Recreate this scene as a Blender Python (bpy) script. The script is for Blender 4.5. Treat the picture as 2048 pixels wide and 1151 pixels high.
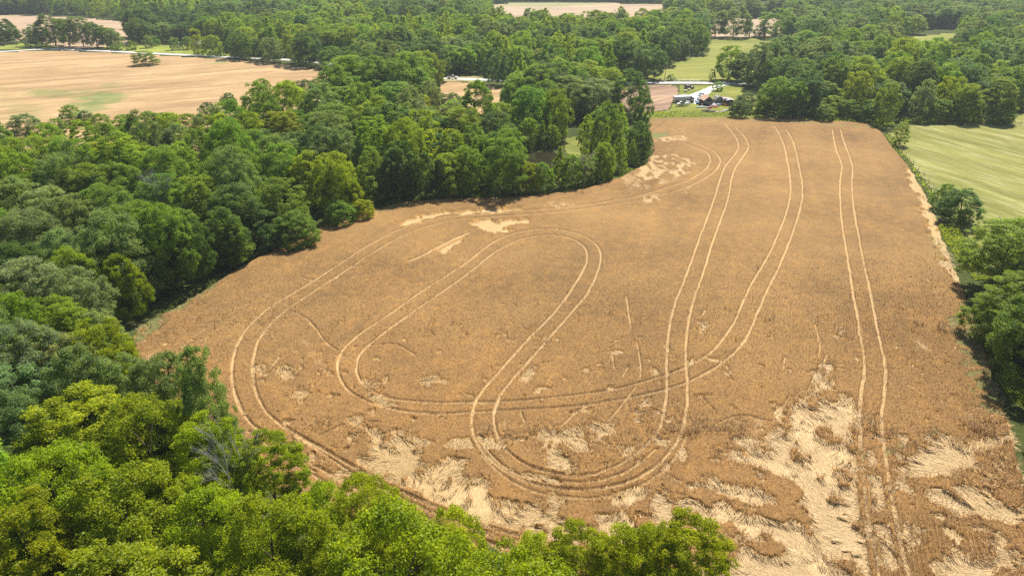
import bpy, math, random
import numpy as np
from math import radians as R
scene = bpy.context.scene
COL = scene.collection
for o in list(bpy.data.objects): bpy.data.objects.remove(o)

# ------------------------------------------------------------------ camera
CAM_H, PITCH, FPX = 60.0, R(26.3), 1365.0
cd = bpy.data.cameras.new('camera'); cam = bpy.data.objects.new('camera', cd); COL.objects.link(cam)
cam.location = (0, 0, CAM_H); cam.rotation_euler = (R(90) - PITCH, 0, 0)
cd.sensor_width = 36.0; cd.lens = 36.0 * FPX / 2048.0
cd.clip_start = 0.5; cd.clip_end = 8000
scene.camera = cam
# ------------------------------------------------------------------ light
SUN_EL, SUN_AZ = R(54), R(24)      # azimuth measured from +Y (ahead) towards +X (right)
w = bpy.data.worlds.new("World"); scene.world = w; w.use_nodes = True
wn = w.node_tree.nodes; wl = w.node_tree.links
sky = wn.new('ShaderNodeTexSky'); sky.sky_type = 'NISHITA'; sky.sun_disc = False
sky.sun_elevation = SUN_EL; sky.sun_rotation = SUN_AZ; sky.altitude = 100; sky.dust_density = 1.5
wl.new(sky.outputs[0], wn['Background'].inputs[0]); wn['Background'].inputs[1].default_value = 0.082
ld = bpy.data.lights.new('sun', 'SUN'); ld.energy = 5.0; ld.angle = R(0.5); ld.color = (1.0, 0.95, 0.87)
sun = bpy.data.objects.new('sun', ld); COL.objects.link(sun); sun.location = (60, 120, 150)
from mathutils import Vector
sd = Vector((math.sin(SUN_AZ)*math.cos(SUN_EL), math.cos(SUN_AZ)*math.cos(SUN_EL), math.sin(SUN_EL)))
sun.rotation_euler = sd.to_track_quat('Z', 'Y').to_euler()
scene.view_settings.view_transform = 'Standard'; scene.view_settings.look = 'None'
scene.view_settings.exposure = 0.57; scene.view_settings.gamma = 1
scene.cycles.max_bounces = 6; scene.cycles.diffuse_bounces = 3; scene.cycles.glossy_bounces = 2
scene.cycles.transmission_bounces = 4; scene.cycles.volume_bounces = 1
scene.cycles.sample_clamp_indirect = 4
scene.cycles.use_denoising = False

# ------------------------------------------------------------------ projection helpers
cp, sp = math.cos(PITCH), math.sin(PITCH)
def P(px, py, z=0.0):
    """world x, y of the point at height z seen at photo pixel (px, py)"""
    a = (px - 1024) / FPX; b = -(py - 575.5) / FPX
    dx, dy, dz = a, cp + b*sp, -sp + b*cp
    t = (z - CAM_H) / dz
    return (dx*t, dy*t)
def PIX(x, y, z=0.0):
    zc = y*cp - (z-CAM_H)*sp; u = y*sp + (z-CAM_H)*cp
    return 1024 + FPX*x/zc, 575.5 - FPX*u/zc
def SC(x, y, z=0.0):       # pixels per metre there
    return FPX / (y*cp - (z-CAM_H)*sp)
def poly(pts):             # (px,py) on the ground, (px,py,z) at a height
    return np.array([P(*p) for p in pts])

# ------------------------------------------------------------------ noise
def hsh(ix, iy, s):
    n = (ix.astype(np.int64)*374761393 + iy.astype(np.int64)*668265263 + s*1442695041) & 0xffffffff
    n = ((n ^ (n >> 13))*1274126177) & 0xffffffff
    n = (n ^ (n >> 16)) & 0xffffffff
    return n / 4294967295.0
def vnoise(x, y, s=0):
    ix = np.floor(x); iy = np.floor(y); fx = x-ix; fy = y-iy
    fx = fx*fx*(3-2*fx); fy = fy*fy*(3-2*fy)
    a = hsh(ix, iy, s); b = hsh(ix+1, iy, s); c = hsh(ix, iy+1, s); d = hsh(ix+1, iy+1, s)
    return (a*(1-fx)+b*fx)*(1-fy) + (c*(1-fx)+d*fx)*fy
def fbm(x, y, s=0, o=4):
    t = 0; a = .5; n = 0
    for k in range(o):
        t = t + a*vnoise(x*2**k+17.3*k, y*2**k+5.1*k, s+k); n += a; a *= .5
    return t/n
def sst(a, b, x):
    t = np.clip((x-a)/(b-a), 0, 1); return t*t*(3-2*t)
def inside(pg, x, y):
    r = np.zeros(x.shape, bool); n = len(pg)
    for i in range(n):
        x1, y1 = pg[i]; x2, y2 = pg[(i+1) % n]
        if y1 == y2: continue
        c = ((y1 > y) != (y2 > y)) & (x < (x2-x1)*(y-y1)/(y2-y1)+x1)
        r ^= c
    return r
def dseg(x, y, a, b):
    vx, vy = b[0]-a[0], b[1]-a[1]; L = vx*vx+vy*vy+1e-9
    t = np.clip(((x-a[0])*vx+(y-a[1])*vy)/L, 0, 1)
    return np.hypot(x-a[0]-t*vx, y-a[1]-t*vy)
def dline(x, y, pts, closed=False, cut=None):
    pts = np.asarray(pts); n = len(pts); d = np.full(x.shape, 1e9)
    for i in range(n if closed else n-1):
        a, b = pts[i], pts[(i+1) % n]
        if cut is None:
            d = np.minimum(d, dseg(x, y, a, b))
        else:
            m = (x > min(a[0], b[0])-cut) & (x < max(a[0], b[0])+cut) & (y > min(a[1], b[1])-cut) & (y < max(a[1], b[1])+cut)
            if m.any(): d[m] = np.minimum(d[m], dseg(x[m], y[m], a, b))
    return d
def sdist(pg, x, y, cut=None):     # positive inside
    d = dline(x, y, pg, True, cut)
    if cut: d = np.minimum(d, cut)
    return np.where(inside(pg, x, y), d, -d)
def smooth(pts, n=3):
    pts = np.asarray(pts, float)
    for _ in range(n):
        q = np.empty((2*len(pts)-2, 2)); q[0::2] = pts[:-1]*.75+pts[1:]*.25; q[1::2] = pts[:-1]*.25+pts[1:]*.75
        pts = np.vstack([pts[:1], q, pts[-1:]])
    return pts

# ------------------------------------------------------------------ mesh helpers
def tag(o, label=None, cat=None, group=None, kind=None):
    if label: o['label'] = label
    if cat: o['category'] = cat
    if group: o['group'] = group
    if kind: o['kind'] = kind
    return o
def np_mesh(name, V, F, mat=None, attrs=None, fattrs=None, smooth_=False):
    """V (n,3), F (m,k) all faces of k corners"""
    me = bpy.data.meshes.new(name); V = np.asarray(V, np.float32); F = np.asarray(F, np.int32)
    k = F.shape[1]; m = len(F)
    me.vertices.add(len(V)); me.vertices.foreach_set('co', V.ravel())
    me.loops.add(m*k); me.loops.foreach_set('vertex_index', F.ravel())
    me.polygons.add(m); me.polygons.foreach_set('loop_start', np.arange(0, m*k, k, dtype=np.int32))
    try: me.polygons.foreach_set('loop_total', np.full(m, k, np.int32))
    except Exception: pass
    for d, dom in ((attrs, 'POINT'), (fattrs, 'FACE')):
        for n_, a in (d or {}).items():
            at = me.attributes.new(n_, 'FLOAT', dom); at.data.foreach_set('value', np.asarray(a, np.float32))
    me.update(calc_edges=True)
    if smooth_: me.polygons.foreach_set('use_smooth', np.ones(m, bool))
    if mat: me.materials.append(mat)
    return me
def link(name, me, parent=None, loc=(0, 0, 0)):
    o = bpy.data.objects.new(name, me); COL.objects.link(o); o.location = loc
    if parent: o.parent = parent
    return o
def empty(name, loc=(0, 0, 0), rz=0.0):
    o = bpy.data.objects.new(name, None); COL.objects.link(o); o.location = loc; o.rotation_euler = (0, 0, rz)
    o.empty_display_size = .5
    return o
class MB:
    """collects boxes, prisms and tubes, then links them as one mesh object"""
    def __init__(s): s.v = []; s.f = []
    def add(s, v, f):
        n = len(s.v); s.v += [tuple(p) for p in v]; s.f += [tuple(i+n for i in q) for q in f]; return s
    def box(s, x0, x1, y0, y1, z0, z1, tx=0, ty=0):
        v = [(x0, y0, z0), (x1, y0, z0), (x1, y1, z0), (x0, y1, z0), (x0+tx, y0+ty, z1), (x1-tx, y0+ty, z1), (x1-tx, y1-ty, z1), (x0+tx, y1-ty, z1)]
        return s.add(v, [(3, 2, 1, 0), (4, 5, 6, 7), (0, 1, 5, 4), (1, 2, 6, 5), (2, 3, 7, 6), (3, 0, 4, 7)])
    def prism(s, pts, y0, y1, inset=None):   # pts in (x,z), extruded along y
        n = len(pts); i = inset or [0]*n
        v = [(p[0], y0+i[k], p[1]) for k, p in enumerate(pts)]+[(p[0], y1-i[k], p[1]) for k, p in enumerate(pts)]
        f = [tuple(range(n)), tuple(reversed(range(n, 2*n)))]+[((k+1) % n, k, n+k, n+(k+1) % n) for k in range(n)]
        return s.add(v, f)
    def tube(s, a, b, r0, r1=None, n=7):
        a = Vector(a); b = Vector(b); r1 = r0 if r1 is None else r1
        d = (b-a).normalized(); u = d.orthogonal().normalized(); w_ = d.cross(u)
        v = []
        for c, r in ((a, r0), (b, r1)):
            for k in range(n):
                t = 2*math.pi*k/n; v.append(c+(u*math.cos(t)+w_*math.sin(t))*r)
        f = [(k, (k+1) % n, n+(k+1) % n, n+k) for k in range(n)]+[tuple(reversed(range(n))), tuple(range(n, 2*n))]
        return s.add(v, f)
    def build(s, name, mat, parent=None, loc=(0, 0, 0), bevel=0):
        me = bpy.data.meshes.new(name); me.from_pydata(s.v, [], s.f); me.update(); me.materials.append(mat)
        o = link(name, me, parent, loc)
        if bevel:
            m = o.modifiers.new('bevel', 'BEVEL'); m.width = bevel; m.segments = 2
        return o

# ------------------------------------------------------------------ materials
def nt(name):
    m = bpy.data.materials.new(name); m.use_nodes = True; n = m.node_tree.nodes; n.clear()
    return m, n, m.node_tree.links
def N(n, t, **kw):
    x = n.new(t)
    for k, v in kw.items():
        if k.startswith('i_'): x.inputs[k[2:].replace('_', ' ')].default_value = v
        elif k.startswith('n'): x.inputs[int(k[1:])].default_value = v
        else: setattr(x, k, v)
    return x
def ramp(n, l, src, stops):
    r = n.new('ShaderNodeValToRGB'); e = r.color_ramp.elements
    while len(e) < len(stops): e.new(.5)
    for q, (p_, c) in zip(e, stops): q.position = p_; q.color = (*c, 1) if len(c) == 3 else c
    l.new(src, r.inputs[0]); return r.outputs[0]
def mix(n, l, f, a, b, mode='MIX'):
    x = n.new('ShaderNodeMix'); x.data_type = 'RGBA'; x.blend_type = mode
    for s, v in ((0, f), (6, a), (7, b)):
        if hasattr(v, 'links') or hasattr(v, 'is_linked'): l.new(v, x.inputs[s])
        else: x.inputs[s].default_value = v if s == 0 else (*v, 1)
    return x.outputs[2]
def noise(n, l, co, scale, detail=3, rough=.6, kind=None):
    x = n.new('ShaderNodeTexNoise'); x.inputs['Scale'].default_value = scale; x.inputs['Detail'].default_value = detail
    x.inputs['Roughness'].default_value = rough
    if co is not None: l.new(co, x.inputs['Vector'])
    return x.outputs['Fac']
def attr(n, name, typ='GEOMETRY'):
    x = n.new('ShaderNodeAttribute'); x.attribute_name = name; x.attribute_type = typ; return x
def finish(n, l, col, rough=.9, bump=None, bs=.3, bd=.1, spec=.2, metal=0.0):
    p = n.new('ShaderNodeBsdfPrincipled'); o = n.new('ShaderNodeOutputMaterial')
    if hasattr(col, 'is_linked'): l.new(col, p.inputs['Base Color'])
    else: p.inputs['Base Color'].default_value = (*col, 1)
    p.inputs['Roughness'].default_value = rough; p.inputs['Specular IOR Level'].default_value = spec
    p.inputs['Metallic'].default_value = metal
    if bump is not None:
        b = n.new('ShaderNodeBump'); b.inputs['Strength'].default_value = bs; b.inputs['Distance'].default_value = bd
        l.new(bump, b.inputs['Height']); l.new(b.outputs[0], p.inputs['Normal'])
    l.new(p.outputs[0], o.inputs[0]); return p
def paint(name, c, rough=.45, spec=.4, metal=0.0, var=.12, scale=3.0):
    m, n, l = nt(name); g = N(n, 'ShaderNodeTexCoord').outputs['Object']
    f = noise(n, l, g, scale, 4)
    c2 = tuple(x*(1-var*2) for x in c); c3 = tuple(min(1, x*(1+var)) for x in c)
    finish(n, l, ramp(n, l, f, [(.3, c2), (.7, c3)]), rough, None, spec=spec, metal=metal); return m

def leaf_material(name='foliage', trans=.5):
    m, n, l = nt(name)
    t = attr(n, 'tint', 'INSTANCER'); v = attr(n, 'leafv')
    k = N(n, 'ShaderNodeMapRange', n1=0.0, n2=1.0, n3=.5, n4=1.55); l.new(v.outputs['Fac'], k.inputs[0])
    c = N(n, 'ShaderNodeVectorMath', operation='SCALE'); l.new(t.outputs['Vector'], c.inputs[0]); l.new(k.outputs[0], c.inputs['Scale'])
    hs = N(n, 'ShaderNodeHueSaturation'); l.new(c.outputs[0], hs.inputs['Color'])
    hv = N(n, 'ShaderNodeMapRange', n1=0.0, n2=1.0, n3=.515, n4=.482); l.new(v.outputs['Fac'], hv.inputs[0]); l.new(hv.outputs[0], hs.inputs['Hue'])
    p = n.new('ShaderNodeBsdfPrincipled'); l.new(hs.outputs[0], p.inputs['Base Color'])
    p.inputs['Roughness'].default_value = .5; p.inputs['Specular IOR Level'].default_value = .25
    tr = n.new('ShaderNodeBsdfTranslucent'); tc = mix(n, l, 1.0, hs.outputs[0], (1.6, 1.55, .6), 'MULTIPLY'); l.new(tc, tr.inputs[0])
    ms = n.new('ShaderNodeMixShader'); ms.inputs[0].default_value = trans
    l.new(p.outputs[0], ms.inputs[1]); l.new(tr.outputs[0], ms.inputs[2])
    o = n.new('ShaderNodeOutputMaterial'); l.new(ms.outputs[0], o.inputs[0]); return m
LEAF = leaf_material()
def bark_material(name, c):
    m, n, l = nt(name); g = N(n, 'ShaderNodeTexCoord').outputs['Object']
    mp = N(n, 'ShaderNodeMapping'); mp.inputs['Scale'].default_value = (6, 6, 1); l.new(g, mp.inputs[0])
    f = noise(n, l, mp.outputs[0], 2, 5); finish(n, l, ramp(n, l, f, [(.3, tuple(x*.5 for x in c)), (.7, c)]), .9, f, .5); return m
BARK = bark_material('bark', (.13, .10, .075)); DEADBARK = bark_material('dead_bark', (.42, .40, .37))

# ------------------------------------------------------------------ outlines of the land (photo pixels -> ground)
WHEAT = poly([(1285,240),(1340,238),(1400,237),(1500,238),(1600,241),(1700,246),(1745,253),(1765,268),(1788,300),(1826,345),(1856,400),
              (1876,450),(1900,520),(1930,590),(1962,670),(1985,740),(2012,830),(2040,930),(2080,1060),(2180,1300),(1700,1240),(1500,1205),(1000,1180),
              (850,1105),(620,1015),(500,960),(400,880),(320,800),(272,730),(262,680),(285,652),(340,625),(400,588),(450,556),(520,516),
              (600,477),(680,441),(740,424),(800,407),(900,400),(1024,398),(1100,391),(1180,377),(1240,357),(1290,330),(1306,305),(1300,270)])
TAN = poly([(-260,112),(0,104),(100,100),(270,107),(460,118),(520,123),(590,131),(650,141),(680,148),(650,150,15),(600,154,15),(560,160,15),(510,178,15),(470,200,15),
            (420,212,15),(380,220,15),(300,230,15),(200,232,15),(100,238,15),(0,243,15),(-300,255,15)])
FARTAN = poly([(-120,28),(0,30),(100,31),(170,35),(250,42),(250,45,15),(110,55,15),(66,80),(0,86),(-120,88)])
PASTURE = poly([(1768,254),(1850,248),(2010,246),(2060,215),(2500,222),(2500,660),(2048,600),(1992,560),(1962,500),(1905,448),(1868,392),(1832,338),(1795,298),(1775,268)])
MEADOW = poly([(1285,161),(1300,150),(1330,131),(1352,124),(1385,112),(1420,103),(1412,88),(1425,76),(1500,74),(1580,77),(1600,92),(1590,130),(1500,162)])
SMALLMEADOW = poly([(1800,78),(1830,72),(1912,64),(1925,72,15),(1905,84,15),(1820,86,15)])
TOPTAN = poly([(975,10),(1050,3),(1200,5),(1332,8),(1335,13,16),(1290,22,16),(1240,18,16),(1150,25,16),(1090,26,16),(1020,19,16),(985,16,16)])
TOPTAN2 = poly([(1412,36),(1570,36),(1560,52,8),(1415,54,8)])
LAWN = poly([(150,98),(235,92),(330,88),(450,96),(470,104),(462,115),(270,105)])
VERGE = poly([(-200,92),(0,91),(60,84),(120,92),(150,98),(60,99),(-200,108)])
GAPTAN = poly([(880,162),(925,164),(965,168),(1003,178),(1000,192,14),(950,190,14),(875,192,14)])
GAPGRASS = poly([(884,153),(965,153),(970,168),(925,164),(884,163)])
DIRT = poly([(1240,168),(1340,169),(1356,173),(1359,186),(1346,205),(1338,220),(1300,226),(1270,232),(1235,222)])
YARD = poly([(1300,226),(1338,220),(1346,205),(1359,186),(1356,170),(1480,169),(1530,200),(1520,240),(1285,241)])
DRIVE = poly([(1475,166.5),(1440,168),(1418,173),(1398,182),(1378,189),(1370,196),(1374,202),(1385,207.5),(1400,211),(1410,207),(1414,195),(1420,187),(1430,180),(1450,172),(1475,169.5)])
POND = poly([(1008,350),(1037,304),(1080,301),(1110,303),(1135,316),(1140,340),(1100,364),(1045,362)])
BANK = poly([(1130,275),(1165,272),(1172,300),(1155,320),(1130,305)])
ROADL = smooth(poly([(-200,112),(20,103),(90,97.5),(180,101),(270,105),(460,115),(560,118),(700,131),(800,146),(870,156),(1000,161),(1245,166),(1330,165.5),(1420,166),(1500,168),(1800,172),(2300,176)]), 2)
EXCL = [(WHEAT, 1.5), (TAN, 2), (FARTAN, 2), (PASTURE, 1), (MEADOW, 2), (SMALLMEADOW, 2), (TOPTAN, 2), (TOPTAN2, 2), (LAWN, 2), (VERGE, 0), (GAPTAN, 1), (GAPGRASS, 1), (DIRT, 1), (YARD, 1), (POND, 1.5), (BANK, 0)]

# ------------------------------------------------------------------ sheets on a grid that gets coarser with distance
def grid(pg, step, margin=.0, ymax=None):
    q = np.array([PIX(x, y) for x, y in pg])
    rows = [float(y) for y in np.arange(max(-60, q[:, 1].min())-step, q[:, 1].max()+step*2, step)]
    Y = np.array([P(1024, r)[1] for r in rows])
    cols = np.arange(q[:, 0].min()-step*2, q[:, 0].max()+step*2, step)
    # columns at equal bearings from the point under the camera's optical centre line
    YY = np.repeat(Y[:, None], len(cols), 1)
    S = np.array([P(1025, r)[0] for r in rows])
    XX = (cols[None, :]-1024)*S[:, None]
    return XX, YY
def sheet(name, pg, step, z, mat, fn=None, wob=.4, wobs=.25, kind='structure'):
    XX, YY = grid(pg, step); x = XX.ravel(); y = YY.ravel()
    wx = x+(fbm(x*wobs, y*wobs, 3)-.5)*2*wob; wy = y+(fbm(x*wobs, y*wobs, 9)-.5)*2*wob
    ins = inside(pg, wx, wy)
    nr, nc = XX.shape; idx = np.arange(nr*nc).reshape(nr, nc)
    q = np.stack([idx[:-1, :-1], idx[:-1, 1:], idx[1:, 1:], idx[1:, :-1]], -1).reshape(-1, 4)
    keep = ins[q].all(1); q = q[keep]
    used = np.unique(q); rm = np.full(nr*nc, -1); rm[used] = np.arange(len(used)); q = rm[q]
    x = x[used]; y = y[used]
    zz, at = (z, None) if fn is None else fn(x, y)
    V = np.stack([x, y, np.zeros_like(x)+zz], 1)
    # rows run away from far to near: order faces upwards
    n = np.cross(V[q[0, 1]]-V[q[0, 0]], V[q[0, 2]]-V[q[0, 0]])
    if n[2] < 0: q = q[:, ::-1]
    me = np_mesh(name, V, q, mat, at, smooth_=True)
    o = link(name, me); o['kind'] = kind; return o

# ground
def ground_material():
    m, n, l = nt('ground_grass'); g = N(n, 'ShaderNodeNewGeometry').outputs['Position']
    a = noise(n, l, g, .06, 4); b = noise(n, l, g, 1.2, 5)
    c1 = ramp(n, l, a, [(.3, (.05, .065, .02)), (.55, (.08, .095, .03)), (.75, (.13, .12, .055))])
    c2 = ramp(n, l, b, [(.25, (.55, .55, .5)), (.75, (1.3, 1.3, 1.2))])
    finish(n, l, mix(n, l, 1.0, c1, c2, 'MULTIPLY'), 1, b, .6, .3, spec=.05); return m
G = 5000
nn = 40; gx, gy = np.meshgrid(np.linspace(-G, G, nn), np.linspace(-2000, 2*G-2000, nn))
idx = np.arange(nn*nn).reshape(nn, nn)
q = np.stack([idx[:-1, :-1], idx[:-1, 1:], idx[1:, 1:], idx[1:, :-1]], -1).reshape(-1, 4)
g = link('ground', np_mesh('ground', np.stack([gx.ravel(), gy.ravel(), np.zeros(nn*nn)], 1), q, ground_material())); g['kind'] = 'structure'

def field_material(name, base, alt, bright, streak_dir=0.0, streak=(1.0, .08), sscale=.35, samt=.35, green=(.16, .19, .06), grassy=0.0):
    """mown or stubble land: long streaks along one direction, patches, clumps"""
    m, n, l = nt(name); g = N(n, 'ShaderNodeNewGeometry').outputs['Position']
    mp = N(n, 'ShaderNodeMapping'); mp.inputs['Rotation'].default_value = (0, 0, streak_dir); l.new(g, mp.inputs[0])
    mq = N(n, 'ShaderNodeMapping'); mq.inputs['Scale'].default_value = (streak[0], streak[1], 1); l.new(mp.outputs[0], mq.inputs[0])
    s = noise(n, l, mq.outputs[0], sscale, 4, .65); big = noise(n, l, g, .022, 4); fine = noise(n, l, g, 1.6, 4)
    c = ramp(n, l, big, [(.35, base), (.65, alt)])
    c = mix(n, l, ramp(n, l, s, [(.5, (0, 0, 0)), (.72, (samt,)*3)]), c, bright)
    gr = attr(n, 'green').outputs['Fac']
    c = mix(n, l, gr, c, green)
    mr = N(n, 'ShaderNodeMapping'); mr.inputs['Scale'].default_value = (streak[0]*.28, max(streak[1], .05)*.35, 1); mr.inputs['Location'].default_value = (31, 7, 0); l.new(mp.outputs[0], mr.inputs[0])
    s2 = noise(n, l, mr.outputs[0], sscale, 5, .6); s3 = noise(n, l, mq.outputs[0], sscale*3.2, 3, .6)
    c = mix(n, l, 1.0, c, ramp(n, l, s2, [(.35, (.78, .76, .74)), (.65, (1.14, 1.13, 1.10))]), 'MULTIPLY')
    c = mix(n, l, 1.0, c, ramp(n, l, s3, [(.35, (.86,)*3), (.65, (1.10,)*3)]), 'MULTIPLY')
    c = mix(n, l, 1.0, c, ramp(n, l, fine, [(.2, (.72,)*3), (.8, (1.22,)*3)]), 'MULTIPLY')
    finish(n, l, c, 1, fine, .5, .15, spec=.05); return m

def green_fn(polys, z, base=0.0, soft=3.0, nz=6.0):
    def fn(x, y):
        gval = np.full(x.shape, base)
        for pg, amt in polys:
            d = sdist(pg, x, y)+(fbm(x*.12, y*.12, 5)-.5)*nz*2
            gval = np.maximum(gval, amt*sst(-soft, soft, d)*(.55+.7*fbm(x*.3, y*.3, 8)))
        return z, {'green': np.clip(gval, 0, 1)}
    return fn
sheet('stubble_field', TAN, 2.5, .03, field_material('stubble', (.40, .26, .132), (.48, .33, .175), (.68, .49, .26), R(60), (1, .10), .35, .75, (.21, .24, .085)),
      green_fn([(poly([(48,180),(90,178),(140,178),(170,176),(165,188),(100,196),(60,194)]), .75),
                (poly([(150,196),(200,185),(262,186),(240,200),(180,222),(130,235),(150,215)]), 1.0),
                (poly([(205,168),(245,165),(240,176),(205,178)]), .5),
                (poly([(0,175),(30,190),(60,215),(110,235),(0,240)]), .35),
                (poly([(418,126),(440,126),(450,130),(430,132),(416,130)]), .9)], .03, soft=5, nz=9), wob=.6)
sheet('far_stubble_field', FARTAN, 3, .03, field_material('far_stubble', (.42, .30, .20), (.50, .36, .24), (.62, .46, .31), R(80)), green_fn([], .03), wob=1)
sheet('distant_field', TOPTAN, 3, .03, field_material('distant_stubble', (.44, .33, .22), (.50, .38, .26), (.58, .46, .33), R(80), green=(.30, .33, .15)),
      green_fn([(poly([(1000,4),(1200,3),(1215,8),(1120,14),(1010,12)]), .8)], .03, soft=20, nz=20), wob=2)
sheet('distant_field', TOPTAN2, 3, .03, bpy.data.materials['distant_stubble'], green_fn([], .03), wob=2)
hd = math.atan2(P(1926,323)[1]-P(1858,303)[1], P(1926,323)[0]-P(1858,303)[0])
sheet('pasture', PASTURE, 4, .03, field_material('mown_pasture', (.215, .225, .060), (.275, .272, .080), (.54, .48, .27), -hd+R(90), (1, .07), .8, .75), green_fn([], .03), wob=.5)
sheet('meadow', MEADOW, 3, .03, field_material('meadow_grass', (.215, .24, .055), (.28, .285, .07), (.55, .52, .26), R(72), (1, .03), .45, .45), green_fn([], .03), wob=1)
sheet('meadow', SMALLMEADOW, 3, .03, bpy.data.materials['meadow_grass'], green_fn([], .03), wob=1)
lawnm = field_material('lawn_grass', (.22, .275, .045), (.30, .33, .065), (.46, .44, .17), R(20), (1, .5), .3, .35)
sheet('lawn', LAWN, 3, .04, lawnm, green_fn([], .04), wob=.5)
sheet('grass_verge', VERGE, 3, .04, lawnm, green_fn([], .04), wob=.5)
sheet('grass_strip', GAPGRASS, 2, .04, field_material('dry_grass', (.33, .30, .14), (.42, .36, .19), (.6, .5, .3)), green_fn([], .04), wob=.5)
sheet('stubble_patch', GAPTAN, 2, .035, bpy.data.materials['stubble'], green_fn([], .035), wob=.5)
sheet('dirt_field', DIRT, 2, .045, field_material('dirt', (.30, .20, .14), (.42, .29, .20), (.72, .50, .30), R(50), (1, .1), .25, .7), green_fn([], .045), wob=.5)
sheet('yard_grass', YARD, 2, .035, field_material('yard_grass', (.185, .215, .042), (.26, .265, .058), (.48, .40, .20), R(80), (1, .4), .3, .35),
      green_fn([(poly([(1285,228),(1520,226),(1520,241),(1285,241)]), .6)], .035, soft=1), wob=.5)
sheet('pond_bank', BANK, 2, .04, bpy.data.materials['yard_grass'], green_fn([(BANK, .5)], .04), wob=.5)
def gravel_material():
    m, n, l = nt('gravel'); g = N(n, 'ShaderNodeNewGeometry').outputs['Position']
    f = noise(n, l, g, 4, 5); b = noise(n, l, g, .3, 4)
    finish(n, l, mix(n, l, 1.0, ramp(n, l, b, [(.3, (.74, .71, .67)), (.6, (.86, .84, .80))]), ramp(n, l, f, [(.3, (.85,)*3), (.7, (1.05,)*3)]), 'MULTIPLY'), .9, f, .4, .05); return m
GRAVEL = gravel_material()
sheet('driveway', DRIVE, 1.5, .06, GRAVEL, wob=.3)
def ribbon(name, pts, wd, z, mat):
    pts = np.asarray(pts); d = np.gradient(pts, axis=0); d /= np.linalg.norm(d, axis=1)[:, None]; nrm = np.stack([-d[:, 1], d[:, 0]], 1)
    k = 5; V = []
    for j in range(k):
        t = (j/(k-1)-.5)*wd; e = (fbm(pts[:, 0]*.2+j, pts[:, 1]*.2, 4)-.5)*.8 if j in (0, k-1) else 0
        V.append(np.column_stack([pts+nrm*np.reshape(t+e, (-1, 1)), np.full(len(pts), z+.04*(1-abs(j/(k-1)-.5)*2))]))
    V = np.stack(V, 1).reshape(-1, 3); F = []
    for i in range(len(pts)-1):
        for j in range(k-1): F.append((i*k+j, (i+1)*k+j, (i+1)*k+j+1, i*k+j+1))
    F = np.array(F)
    if np.cross(V[F[0][1]]-V[F[0][0]], V[F[0][2]]-V[F[0][0]])[2] < 0: F = F[:, ::-1]
    o = link(name, np_mesh(name, V, F, mat, smooth_=True)); o['kind'] = 'structure'; return o
def road_material():
    m, n, l = nt('pale_road'); g = N(n, 'ShaderNodeNewGeometry').outputs['Position']
    f = noise(n, l, g, .5, 5); finish(n, l, ramp(n, l, f, [(.3, (.50, .47, .43)), (.7, (.66, .63, .58))]), .85, f, .1); return m
RL = []
for a, b in zip(ROADL[:-1], ROADL[1:]):
    k = max(1, int(np.linalg.norm(b-a)/6)); RL += [a+(b-a)*t/k for t in range(k)]
ribbon('road', np.array(RL), 5.6, .06, road_material())
def water_material():
    m, n, l = nt('pond_water'); g = N(n, 'ShaderNodeNewGeometry').outputs['Position']
    f = noise(n, l, g, 2.2, 3); c = ramp(n, l, noise(n, l, g, .25, 3), [(.3, (.022, .019, .010)), (.7, (.04, .034, .016))])
    finish(n, l, c, .12, f, .06, .05, spec=.3); return m
sheet('pond_water', POND, 3, .05, water_material(), wob=.8)

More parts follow.
